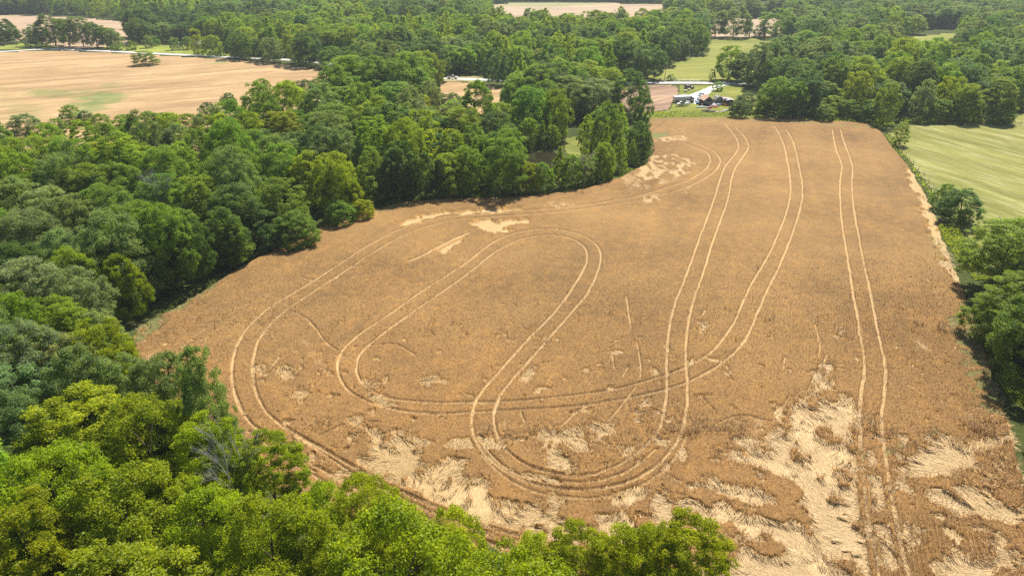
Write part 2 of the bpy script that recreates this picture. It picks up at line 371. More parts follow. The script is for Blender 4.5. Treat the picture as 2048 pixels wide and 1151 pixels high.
# ------------------------------------------------------------------ wheat
TR = [ # wheel ruts (photo pixels), depth, width
 [(1369,291),(1394,300),(1417,310),(1422,325),(1412,343),(1382,363),(1334,380),(1274,398),(1199,410),(1144,419),(1080,424),(1022,428),(950,434),(887,438),(837,451),(794,466),(740,493),(690,527),(640,560),(590,590),(540,620),(500,655),(475,695),(465,735),(467,785),(485,832),(512,862),(560,893),(610,925),(655,952),(713,975),(770,1005),(850,1042),(920,1075),(1000,1100),(1060,1110)],
 [(1399,294),(1424,303),(1439,318),(1441,330),(1427,350),(1394,370),(1349,388),(1287,405),(1224,415),(1164,423),(1090,432),(1022,436),(962,440),(912,444),(857,456),(799,479),(755,505),(712,533),(660,568),(610,600),(560,635),(525,672),(508,715),(505,755),(515,800),(535,832),(570,862),(620,890),(665,915),(708,940),(770,975),(850,1010),(930,1045),(1010,1070),(1070,1085)],
 [(1664,553),(1582,388)][:0],
 [(862,835),(812,830),(762,820),(712,800),(690,781),(675,752),(676,722),(697,692),(737,661),(787,630),(837,592),(902,552),(950,518),(987,488),(1022,473),(1065,464),(1112,463),(1150,470),(1185,485),(1203,507),(1200,535),(1190,562),(1174,595),(1131,645),(1099,680),(1056,730),(1020,770),(998,800),(988,830),(988,860),(1000,890),(1025,920),(1060,940),(1110,955),(1160,960),(1210,950),(1260,925),(1300,890),(1322,860),(1332,800),(1333,750),(1333,690),(1346,617),(1374,552),(1397,485),(1414,440),(1429,400),(1437,370),(1449,335),(1472,310),(1479,295),(1469,273),(1449,250)],
 [(887,812),(812,809),(777,803),(742,788),(717,765),(711,742),(717,718),(742,692),(787,657),(837,622),(887,588),(937,552),(980,515),(1025,488),(1070,477),(1115,475),(1150,484),(1172,500),(1176,525),(1164,550),(1134,600),(1099,642),(1054,685),(1024,720),(980,770),(955,800),(945,830),(943,860),(952,890),(975,920),(1010,950),(1060,973),(1110,985),(1170,988),(1230,980),(1290,957),(1330,922),(1360,880),(1374,830),(1374,775),(1369,692),(1381,620),(1406,552),(1427,480),(1447,428),(1457,398),(1464,350),(1479,325),(1494,305),(1498,295),(1489,275),(1469,257)],
 [(887,812),(937,812),(1024,810),(1099,801),(1174,795),(1236,785),(1299,767),(1336,755),(1374,740),(1424,710),(1461,662),(1474,637),(1494,587),(1514,552),(1536,515),(1551,485),(1573,428),(1582,388),(1578,345),(1568,293),(1557,268),(1548,255)],
 [(862,835),(937,832),(1024,827),(1124,821),(1174,817),(1224,808),(1274,800),(1336,785),(1379,770),(1424,745),(1454,725),(1486,692),(1506,650),(1535,582),(1561,530),(1586,468),(1603,413),(1605,375),(1598,338),(1588,290),(1572,262)],
 [(1664,262),(1668,290),(1673,308),(1685,335),(1678,368),(1680,420),(1683,458),(1692,508),(1702,570),(1706,600),(1713,625),(1718,675),(1726,707),(1728,750),(1721,790),(1716,835),(1718,865),(1720,903),(1724,947),(1729,1001),(1737,1069),(1748,1110),(1756,1170),(1765,1260)],
 [(1680,262),(1688,290),(1706,335),(1702,368),(1707,428),(1716,475),(1727,535),(1736,575),(1743,605),(1753,662),(1758,692),(1770,735),(1768,787),(1760,835),(1763,879),(1768,917),(1775,966),(1783,1015),(1797,1083),(1813,1150),(1835,1260)],
 [(342,752),(350,722),(375,692),(412,662),(450,640),(500,612)],
 [(820,527),(845,517),(880,497),(910,482),(937,471)],
 [(1310,252),(1345,258),(1356,270)], [(1345,252),(1368,262),(1373,272)],
]
XTR = [[(962,915),(1003,958),(1055,988),(1115,1003),(1180,1005),(1245,996),(1305,968),(1350,925),(1372,880)],[(955,880),(985,922),(1025,953),(1070,966),(1120,971),(1170,973),(1215,966),(1268,942),(1310,905)],[(545,875),(600,918),(665,960),(740,1000),(850,1055),(950,1095)],[(590,878),(650,915),(700,950),(770,990),(860,1030),(950,1062)],[(500,870),(560,915),(620,955),(700,1000),(800,1050)]]
CRK = [[(1252,598),(1257,632),(1262,668)],[(1274,690),(1281,735),(1279,760)],[(1222,708),(1228,742)],[(1272,780),(1240,820),(1215,850)],[(590,630),(625,650),(650,690),(675,705)],[(1653,715),(1640,745),(1625,765),(1612,790),(1605,830)],[(1570,720),(1565,745)],[(1576,800),(1560,830)],
 [(1625,645),(1640,690),(1636,720)],[(1255,740),(1245,760)],[(1400,640),(1410,625)],[(735,700),(790,690),(830,715)],[(1120,860),(1150,830),(1180,815)],[(1180,880),(1200,850)],[(1440,850),(1480,835),(1540,850)],[(1400,800),(1430,830)],[(1660,740),(1690,745)],[(1040,830),(1060,870)],[(640,880),(700,850),(760,850)],[(600,560),(640,570),(680,560)],[(1850,560),(1870,590)],[(560,720),(545,740)],[(980,640),(920,650)]]
TR = [t for t in TR if t]
TW = [.30]*9+[.25, .35, .22, .22]; TD = [1, 1, 1, 1, 1, 1, 1, 1, .45, .9, .5, .5, .5]
TD = [.9]*8+[.45, .9, .5, .5, .5]; TW = [.215]*8+[.25, .40, .22, .22, .22]
PATCH = [ # lodged straw lying flat
 [(718,945),(742,915),(738,905),(755,893),(800,915),(826,893),(838,930),(880,945),(905,930),(930,965),(965,972),(1012,1008),(1045,1050),(1000,1058),(930,1038),(860,1008),(800,978),(760,965)],
 [(736,868),(757,866),(766,884),(748,898)],[(775,872),(806,866),(806,893),(782,893)],
 [(1082,880),(1105,870),(1112,905),(1135,920),(1133,950),(1112,945),(1090,908)],[(1110,868),(1150,865),(1160,880),(1125,892)],[(1183,858),(1215,852),(1222,878),(1195,880)],
 [(1245,905),(1262,905),(1272,925),(1255,925)],[(1205,930),(1228,933),(1222,950)],
 [(1628,850),(1648,812),(1690,808),(1712,825),(1717,862),(1690,880),(1655,868)],
 [(1503,912),(1560,895),(1600,868),(1655,890),(1716,895),(1720,950),(1722,1000),(1727,1060),(1718,1135),(1650,1110),(1628,1040),(1618,985),(1560,955),(1518,940)],
 [(1780,940),(1830,912),(1880,888),(1935,905),(1935,940),(1860,965),(1800,980)],[(1730,945),(1762,955),(1768,1005),(1738,1015)],[(1850,985),(1935,1010),(2040,1025),(2040,1040),(1935,1035),(1860,1005)],
 [(1055,1045),(1110,1045),(1150,1062),(1180,1080),(1090,1095),(1050,1080)],[(1200,1045),(1240,1035),(1258,1070),(1230,1085)],[(1298,1002),(1325,1000),(1350,1050),(1330,1070)],
 [(1370,1015),(1440,1020),(1530,1045),(1600,1075),(1600,1110),(1480,1060),(1400,1050)],[(1430,978),(1500,982),(1560,1005),(1530,1012),(1450,995)],
 [(1480,1120),(1620,1120),(1700,1150),(1700,1200),(1460,1200)],[(1880,1110),(1960,1130),(2000,1180),(1900,1180)],
 [(562,733),(575,737),(587,757),(577,760),(565,748)],[(595,782),(612,792),(603,808),(594,798)],[(1046,745),(1064,740),(1062,762),(1050,765)],[(835,766),(866,764),(860,772),(840,773)],
 [(730,768),(755,795),(772,815),(755,808),(735,788)],[(506,735),(520,738),(526,750),(510,750)],[(650,742),(662,748),(660,758)],[(1399,650),(1407,652),(1403,672),(1398,668)],[(1674,660),(1684,662),(1680,672)],
 [(948,452),(975,445),(1005,452),(1010,468),(985,472),(962,462)],[(796,452),(830,440),(870,430),(872,435),(835,448),(808,458)],[(870,431),(930,424),(1010,420),(1060,418),(1010,426),(930,431)],[(1000,443),(1050,444),(1058,450),(1010,451)],
 [(878,503),(905,485),(925,478),(912,492),(885,508)],[(1290,800),(1297,812),(1285,815)],[(1590,815),(1610,812),(1616,832),(1600,850),(1600,870),(1594,845)],
 [(705,845),(718,840),(720,860),(708,862)],[(1530,900),(1560,870),(1556,920)],
 [(1812,338),(1834,342),(1866,395),(1888,430),(1910,485),(1934,545),(1940,566),(1914,568),(1886,525),(1862,460),(1838,400)],
 [(1640,760),(1660,735),(1663,742),(1645,770),(1620,800),(1612,830),(1606,828),(1610,800)],
]
PATCH = [poly(p) for p in PATCH]
SOFT = [poly(p) for p in [ [(1245,360),(1262,335),(1300,315),(1350,312),(1392,325),(1385,345),(1340,370),(1290,385),(1255,382)],[(1100,408),(1150,404),(1150,418),(1110,420)],[(1285,395),(1320,392),(1322,408),(1290,410)],[(1375,378),(1400,375),(1395,388),(1370,392)],
   [(1250,282),(1370,275),(1375,285),(1260,292)],[(1475,845),(1520,840),(1525,870),(1480,880)],[(1830,690),(1860,685),(1858,705),(1832,705)],[(280,700),(330,710),(335,745),(290,740)],[(610,690),(660,740),(650,745)],
   [(1850,395),(1862,400),(1895,470),(1930,555),(1915,560),(1880,480)],[(1820,340),(1833,345),(1850,385),(1842,385)]]]
GREEN = [(poly(p), a) for p, a in [ ([(1895,640),(1935,600),(1965,660),(1990,735),(2040,800),(2040,840),(1970,830),(1925,740)], .75), ([(1940,780),(2010,770),(2030,810),(1965,825)], .9), ([(1722,915),(1760,905),(1810,893),(1870,868),(1868,874),(1812,902),(1765,915),(1725,922)], 1.0),
   ([(262,690),(285,650),(345,622),(400,588),(450,556),(455,562),(400,600),(345,640),(300,680),(270,705)], .8),([(740,424),(800,407),(830,408),(760,432)], .6),([(1300,270),(1335,268),(1340,276),(1300,282)], .9),([(1285,240),(1500,238),(1760,255),(1755,262),(1500,244),(1290,246)], .35),
   ([(1478,1018),(1490,1018),(1490,1030),(1478,1030)], .9),([(1105,1022),(1113,1022),(1113,1035),(1105,1035)], .9),([(1838,1105),(1848,1105),(1846,1120),(1838,1118)], 1.0),([(1505,1125),(1530,1120),(1535,1150),(1505,1150)], .8),([(2040,900),(2060,980),(2050,980)], .8),
   ([(1765,268),(1788,300),(1826,345),(1856,400),(1876,450),(1900,520),(1905,520),(1885,450),(1860,395),(1830,340)], .7),([(1850,470),(1890,480),(1895,540),(1860,520)], .3)]]
def noisy(pts, amp=.12): return pts
for t in XTR: TR.append(t); TW.append(.17); TD.append(.7)
for t in CRK: TR.append(t); TW.append(.13); TD.append(.75)
RUT = [(smooth(poly(t), 2), wd_, dp) for t, wd_, dp in zip(TR, TW, TD)]
# a narrow crease beside each rut, made by the same wheels turning
rowdir = np.array(P(1756,1170))-np.array(P(1716,835)); rowdir = rowdir/np.linalg.norm(rowdir); ROWN = np.array([-rowdir[1], rowdir[0]])
def wheat_masks(x, y):
    D = np.hypot(x, y)
    wx = x+(fbm(x*.5, y*.5, 31)-.5)*.5; wy = y+(fbm(x*.5, y*.5, 37)-.5)*.5
    tr = np.zeros(x.shape); ring = np.zeros(x.shape)
    rx = x+(fbm(x*.4, y*.4, 31)-.5)*.28; ry = y+(fbm(x*.4, y*.4, 37)-.5)*.28
    for pts, wd_, dp in RUT:
        d = dline(rx, ry, pts, cut=1.6)
        if dp > .8: ring = np.maximum(ring, sst(.78, .55, d)*(d < 1.5))
        wv = wd_*(.62+.85*fbm(x*.3, y*.3, 61))
        tr = np.maximum(tr, dp*sst(wv+.16, wv-.10, d)*(.78+.22*sst(.3, .6, fbm(x*.16, y*.16, 66))))
    n1 = fbm(x*.55, y*.55, 41); n2 = fbm(x*1.8, y*1.8, 43, 3)
    lo = np.zeros(x.shape)
    for pg in PATCH:
        sz = min(np.ptp(pg[:, 0]), np.ptp(pg[:, 1])); am = min(2.8, .5+.34*sz)
        m = (x > pg[:, 0].min()-3) & (x < pg[:, 0].max()+3) & (y > pg[:, 1].min()-3) & (y < pg[:, 1].max()+3)
        if not m.any(): continue
        d = sdist(pg, x[m], y[m])+(n1[m]-.5)*2*am+(n2[m]-.5)*.9*min(1, am)+min(.35, .1*sz)
        lo[m] = np.maximum(lo[m], sst(-.8, .45, d))
    # tufts left standing inside the lodged areas, strands pushed over elsewhere
    bias = sst(92, 60, y); bias2 = sst(130, 70, y)
    rg = 1-np.abs(fbm(x*.38, y*.38, 51)*2-1); rg2 = 1-np.abs(fbm(x*.9+3, y*.9, 57)*2-1)
    web = sst(.93, .99, rg)*bias+.7*sst(.95, .995, rg2)*bias
    blot = sst(.565, .64, fbm(x*.22, y*.3, 71))*sst(84, 62, y)*.9+sst(.70, .74, fbm(x*.5, y*.5, 77))*bias2*.8
    lo = np.maximum(lo, np.clip(web*.75*sst(.42, .6, fbm(x*.1, y*.1, 79))+blot, 0, 1))
    tuft = sst(.66, .73, fbm(x*.75, y*.75, 83))*sst(.35, .6, fbm(x*.09, y*.09, 85))
    lo = lo*(1-tuft*.85)
    lo = lo*(1-ring*.85*sst(.3, .5, fbm(x*.4, y*.4, 87)))
    so = np.zeros(x.shape)
    for pg in SOFT:
        m = (x > pg[:, 0].min()-4) & (x < pg[:, 0].max()+4) & (y > pg[:, 1].min()-4) & (y < pg[:, 1].max()+4)
        if not m.any(): continue
        d = sdist(pg, x[m], y[m])
        so[m] = np.maximum(so[m], sst(-1.5, 1.5, d)*sst(.40, .62, fbm(x[m]*.9, y[m]*.4, 91))*(.45+.55*sst(.35, .6, fbm(x[m]*.2, y[m]*.12, 93))))
    gr = np.zeros(x.shape)
    for pg, a in GREEN:
        m = (x > pg[:, 0].min()-4) & (x < pg[:, 0].max()+4) & (y > pg[:, 1].min()-4) & (y < pg[:, 1].max()+4)
        if not m.any(): continue
        d = sdist(pg, x[m], y[m])+(n1[m]-.5)*2.2
        gr[m] = np.maximum(gr[m], a*sst(-.5, .8, d)*sst(.3, .6, fbm(x[m]*.8, y[m]*.8, 95)))
    return tr, lo, so, gr
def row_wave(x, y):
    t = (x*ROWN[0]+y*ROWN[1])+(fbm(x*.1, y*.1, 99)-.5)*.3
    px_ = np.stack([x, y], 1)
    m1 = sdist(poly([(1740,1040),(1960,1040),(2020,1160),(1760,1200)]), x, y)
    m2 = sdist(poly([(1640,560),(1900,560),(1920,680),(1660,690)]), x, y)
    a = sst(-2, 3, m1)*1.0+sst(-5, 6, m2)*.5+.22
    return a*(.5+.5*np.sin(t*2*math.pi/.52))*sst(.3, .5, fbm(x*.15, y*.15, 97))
def wheat_fn(x, y):
    tr, lo, so, gr = wheat_masks(x, y)
    ed = dline(x, y, WHEAT, True, cut=6); ed = np.minimum(ed, 6)
    flat = np.maximum(tr, lo)
    Hs = .82+.22*(fbm(x*.12, y*.12, 21)-.5)+.10*(fbm(x*1.1, y*1.1, 23)-.5)
    rw = row_wave(x, y)*sst(190, 120, y)
    h = Hs*(1-np.maximum(.78*lo, .56*tr))*(1-.35*so)-rw*.28*(1-flat)
    h += (hsh(np.floor(x*37), np.floor(y*41), 5)-.5)*.08*(1-.85*flat)
    h *= sst(0, .7, ed+(fbm(x*1.5, y*1.5, 25)-.5)*.6)
    h = np.maximum(h*(1-.4*gr), .045)
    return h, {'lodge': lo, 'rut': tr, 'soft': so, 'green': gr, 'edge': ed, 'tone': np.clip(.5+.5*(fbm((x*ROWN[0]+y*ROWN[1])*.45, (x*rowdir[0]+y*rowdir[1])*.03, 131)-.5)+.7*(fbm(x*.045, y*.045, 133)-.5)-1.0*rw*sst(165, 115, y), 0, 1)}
def wheat_colour(n, l, lo, tr, so, gr, g, ed=None):
    big = noise(n, l, g, .035, 4); mid = noise(n, l, g, .5, 4); gr2 = noise(n, l, g, 2.2, 5, .75); fine = noise(n, l, g, 9, 2, .7)
    c = ramp(n, l, big, [(.3, (.222, .132, .053)), (.5, (.288, .172, .068)), (.7, (.355, .216, .084))])
    yy = N(n, 'ShaderNodeSeparateXYZ'); l.new(g, yy.inputs[0]); wr = N(n, 'ShaderNodeMapRange', n1=118.0, n2=66.0, n3=0.0, n4=.6); l.new(yy.outputs[1], wr.inputs[0])
    c = mix(n, l, wr.outputs[0], c, (.32, .178, .068))
    c = mix(n, l, ramp(n, l, mid, [(.45, (0, 0, 0)), (.75, (.5,)*3)]), c, (.47, .255, .075))
    c = mix(n, l, 1.0, c, ramp(n, l, fine, [(.3, (.74,)*3), (.7, (1.26,)*3)]), 'MULTIPLY')
    c = mix(n, l, 1.0, c, ramp(n, l, gr2, [(.32, (.74, .72, .70)), (.68, (1.24, 1.22, 1.18))]), 'MULTIPLY')
    c = mix(n, l, ramp(n, l, so, [(.1, (0, 0, 0)), (.9, (.75,)*3)]), c, (.60, .42, .21))
    wall = ramp(n, l, lo, [(.05, (0, 0, 0)), (.35, (1, 1, 1)), (.6, (1, 1, 1)), (.85, (0, 0, 0))])
    straw = mix(n, l, 1.0, mix(n, l, mid, (.50, .34, .15), (.60, .42, .20)), ramp(n, l, fine, [(.3, (.8,)*3), (.7, (1.15,)*3)]), 'MULTIPLY')
    c = mix(n, l, ramp(n, l, lo, [(.5, (0, 0, 0)), (.9, (1, 1, 1))]), c, straw)
    c = mix(n, l, ramp(n, l, tr, [(.3, (0, 0, 0)), (.7, (.9,)*3)]), c, (.56, .375, .175))
    c = mix(n, l, mix(n, l, .75, (0, 0, 0), wall), c, (.48, .27, .085))
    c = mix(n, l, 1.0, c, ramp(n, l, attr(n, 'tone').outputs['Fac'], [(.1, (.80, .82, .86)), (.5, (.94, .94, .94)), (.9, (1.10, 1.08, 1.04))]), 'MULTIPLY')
    c = mix(n, l, gr, c, (.17, .20, .07))
    return c, fine
def wheat_material():
    m, n, l = nt('ripe_wheat'); g = N(n, 'ShaderNodeNewGeometry').outputs['Position']
    c, fine = wheat_colour(n, l, attr(n, 'lodge').outputs['Fac'], attr(n, 'rut').outputs['Fac'], attr(n, 'soft').outputs['Fac'], attr(n, 'green').outputs['Fac'], g)
    ed = attr(n, 'edge').outputs['Fac']
    finish(n, l, c, .9, fine, .8, .12, spec=.12); return m
wo = sheet('wheat_field', WHEAT, 1.5, .8, wheat_material(), wheat_fn, wob=.8, wobs=.3)
tag(wo, None, None, None, 'structure')

def straw_material():
    m, n, l = nt('straw'); g = N(n, 'ShaderNodeNewGeometry').outputs['Position']
    v = attr(n, 'sv').outputs['Fac']; t = attr(n, 'sl').outputs['Fac']
    up = ramp(n, l, v, [(.0, (.22, .125, .05)), (.35, (.35, .19, .07)), (.7, (.42, .27, .12)), (1, (.60, .40, .19))])
    dn = ramp(n, l, v, [(.0, (.38, .235, .085)), (.3, (.50, .33, .135)), (.6, (.60, .415, .18)), (1, (.70, .50, .25))])
    c = mix(n, l, t, up, dn)
    p = finish(n, l, c, .6, spec=.3); return m
def strands():
    rng = np.random.default_rng(7)
    # candidates spread evenly over the view of the near part of the field
    n = 1250000
    px = rng.uniform(180, 2250, n); py = 395+ (1260-395)*rng.random(n)**.74
    a = (px-1024)/FPX; b = -(py-575.5)/FPX; dz = -sp+b*cp; t = -CAM_H/dz
    x = a*t; y = (cp+b*sp)*t
    k = inside(WHEAT, x, y); x, y = x[k], y[k]
    ed = dline(x, y, WHEAT, True, cut=3); k = ed > .5; x, y = x[k], y[k]
    tr, lo, so, gr = wheat_masks(x, y)
    h, _ = wheat_fn(x, y)
    kk = (rng.random(len(x)) < np.where(lo > .25, 1, .42)*sst(152, 112, y)) & ((tr < .35) | (lo > .3) | (rng.random(len(x)) < .25)); x, y, tr, lo, so, gr, h = x[kk], y[kk], tr[kk], lo[kk], so[kk], gr[kk], h[kk]
    fl = np.maximum(lo, tr*.55); n = len(x); D = np.hypot(x, y)
    sz = np.clip(D/75, .8, 2.2)
    lie = (fl > .36) | ((rng.random(n) < .03*sst(.5, .75, fbm(x*.12, y*.12, 141))*sst(88, 68, y))); mid = (fl > .12) & ~lie
    ang = R(-52)+(fbm(x*.16, y*.16, 101)-.5)*R(300)+rng.normal(0, .20, n)
    ang = np.where(lie, ang, rng.uniform(0, 2*math.pi, n))
    el = np.where(lie, rng.normal(.02, .035, n), np.where(mid, rng.uniform(.3, 1.1, n), rng.uniform(.75, 1.5, n)))
    L = np.where(lie, rng.uniform(.6, 1.25, n), np.where(mid, rng.uniform(.6, 1.2, n), rng.uniform(.14, .26, n)))*np.sqrt(sz)
    W = np.where(lie, .036, np.where(mid, .045, .032))*sz*rng.uniform(.7, 1.4, n)
    z0 = np.where(lie, h+.02, np.where(mid, h*.6, h-.09))
    dx, dy, dzv = np.cos(ang)*np.cos(el), np.sin(ang)*np.cos(el), np.sin(el)
    d = np.stack([dx, dy, dzv], 1); base = np.stack([x, y, z0], 1)
    s = np.stack([-np.sin(ang), np.cos(ang), np.zeros(n)], 1)
    # upright ones face a random way, lying ones face up
    tip = base+d*L[:, None]
    tip[:, 2] = np.maximum(tip[:, 2], .06)
    w_ = s*(W/2)[:, None]
    V = np.stack([base-w_, base+w_, tip+w_*.7, tip-w_*.7], 1).reshape(-1, 3)
    F = np.arange(4*n).reshape(-1, 4)
    sv = np.clip(rng.normal(.5, .25, n), 0, 1)
    me = np_mesh('wheat_straw', V, F, straw_material(), None, {'sv': sv, 'sl': np.where(lie, 1.0, np.where(mid, .3, 0.05))})
    o = link('wheat_straw', me); o['kind'] = 'stuff'; tag(o, 'loose straw and bristling ears of ripe wheat across the near field', 'wheat')
strands()

# ------------------------------------------------------------------ trees
def rand_dirs(rng, n):
    v = rng.normal(size=(n, 3)); return v/np.linalg.norm(v, axis=1)[:, None]
def crown(seed, shape, Rr=5.0, H=15.0, base=.14, nl=90, nleaf=9000, leaf=.34, up=.25, lrb=.2):
    """crown mesh: leaf sprays on many boughs that fill an uneven envelope"""
    rng = np.random.default_rng(seed); z0 = H*base; hz = H-z0
    # boughs
    t = rng.random(nl*3); th = rng.uniform(0, 2*math.pi, nl*3)
    if shape == 'cone': prof = lambda t: np.clip((1-t)**.9+.03, 0, 1)*np.clip(t*7+.4, 0, 1)
    elif shape == 'tall': prof = lambda t: (np.sin(np.pi*np.clip(t*.93+.07, 0, 1))**.6)*.82
    elif shape == 'flat': prof = lambda t: np.sqrt(np.clip(1-(t*1.02-.1)**2.6, 0, 1))*np.clip(t*3+.45, 0, 1)
    elif shape == 'edge': prof = lambda t: np.sqrt(np.clip(1-np.clip(t-.35, 0, 1)**2/.4225, 0, 1))*np.clip(t*2+.62, 0, 1)
    else: prof = lambda t: np.sqrt(np.clip(1-(np.abs(t-.46)/.56)**2.2, 0, 1))
    r = prof(t); keep = rng.random(nl*3) < (r+.15); t, th, r = t[keep][:nl], th[keep][:nl], r[keep][:nl]
    nl = len(t)
    # lobed outline
    k1, k2 = rng.uniform(0, 6.28, 2)
    lob = 1+.12*np.sin(3*th+k1+t*4)+.09*np.sin(5*th+k2-t*7)
    depth = rng.random(nl)**.22
    lr = Rr*rng.uniform(.6, 1.25, nl)*lrb*(.75 if shape in ('cone', 'tall') else 1)
    rr = np.maximum(r*Rr*lob*depth-lr*.35, 0)
    C = np.stack([rr*np.cos(th), rr*np.sin(th), z0+t*hz*(.93+.12*rng.random(nl))], 1)
    C[:, 2] = np.minimum(C[:, 2], H-lr*.5)
    # a few top boughs that break the outline
    axis = np.array([0, 0, z0+hz*.45])
    wgt = lr**2*(.35+depth); wgt /= wgt.sum()
    li = rng.choice(nl, nleaf, p=wgt)
    out = C[li]-axis; out /= np.linalg.norm(out, axis=1)[:, None]+1e-6
    u = rand_dirs(rng, nleaf); flip = (u*out).sum(1)+u[:, 2]*.5 < -.25; u[flip] *= -1
    sq = np.array([1, 1, .95 if shape != 'flat' else .5])
    rad = lr[li]*(.6+.55*rng.random(nleaf)**.8)
    # second level: sprays at bough ends, so that light and dark clumps appear
    sub = (vn3(C[li]*1.3+u*3.6, seed)-.5)*1.35
    Pn = C[li]+u*sq*(rad*(1+sub))[:, None]
    Pn[:, 2] = np.maximum(Pn[:, 2], z0*.5)
    nrm = u*.5+out*.2+rand_dirs(rng, nleaf)*1.0+np.array([0, 0, up+.15]); nrm /= np.linalg.norm(nrm, axis=1)[:, None]
    a = np.cross(nrm, rand_dirs(rng, nleaf)); a /= np.linalg.norm(a, axis=1)[:, None]; b = np.cross(nrm, a)
    s = leaf*rng.uniform(.55, 1.25, nleaf)[:, None]
    droop = nrm*s*.18
    V = np.stack([Pn-a*s*.5-droop, Pn-b*s*.33, Pn+a*s*.5-droop, Pn+b*s*.33], 1).reshape(-1, 3)
    F = np.arange(4*nleaf).reshape(-1, 4)
    lv = rng.random(nl)[li]*.35+rng.random(nleaf)*.65
    return np_mesh('crown', V, F, LEAF, None, {'leafv': lv})
def vn3(p, s):
    return (vnoise(p[:, 0]+p[:, 2]*.7, p[:, 1]-p[:, 2]*.5, s)+vnoise(p[:, 0]*1.1-p[:, 1]*.4, p[:, 2]*1.2+3.1, s+1))/2
def trunk(seed, Rr=5.0, H=15.0, base=.14, r0=.24, top=.8, limbs=7, mat=None):
    rng = random.Random(seed); m = MB(); p = Vector((0, 0, -.15)); n = 5; pts = [p]
    for k in range(n): p = p+Vector((rng.uniform(-.25, .25), rng.uniform(-.25, .25), H*top/n)); pts.append(p)
    for k in range(n): m.tube(pts[k], pts[k+1], r0*(1-.15*k), r0*(1-.15*(k+1)), 7)
    for k in range(limbs):
        q = pts[1+k % (n-1)].lerp(pts[2+k % (n-1)], rng.random()); a = rng.uniform(0, 6.28); L = Rr*rng.uniform(.5, .8)
        e = q+Vector((math.cos(a)*L, math.sin(a)*L, H*.12+L*.3)); m.tube(q, e, r0*.38, r0*.12, 5)
    me = bpy.data.meshes.new('trunk'); me.from_pydata(m.v, [], m.f); me.update(); me.materials.append(mat or BARK); return me
SH = {'round': [('round', .14), ('round', .12), ('edge', .05)], 'clump': [('edge', .06), ('round', .1), ('flat', .12)], 'cone': [('cone', .05), ('tall', .04)], 'flat': [('flat', .1), ('flat', .16), ('flat', .0)]}
PROTO = {}
def protos(lod, nleaf, leaf, nl, lrb):
    sd = 11
    for key, lst in SH.items():
        out = []
        for i, (s, b) in enumerate(lst):
            sd += 7
            f = {'round': 1.0, 'clump': 1.0, 'cone': .7, 'flat': 1.0}[key]
            out.append((crown(sd+lod*100, s, 5.0, 15.0, b, nl, int(nleaf*f), leaf, .25 if s != 'flat' else .5, lrb), trunk(sd+lod*100, base=b)))
        PROTO[(key, lod)] = out
protos(0, 60000, .20, 260, .135)
protos(1, 24000, .30, 210, .15)
protos(2, 6000, .50, 110, .19)

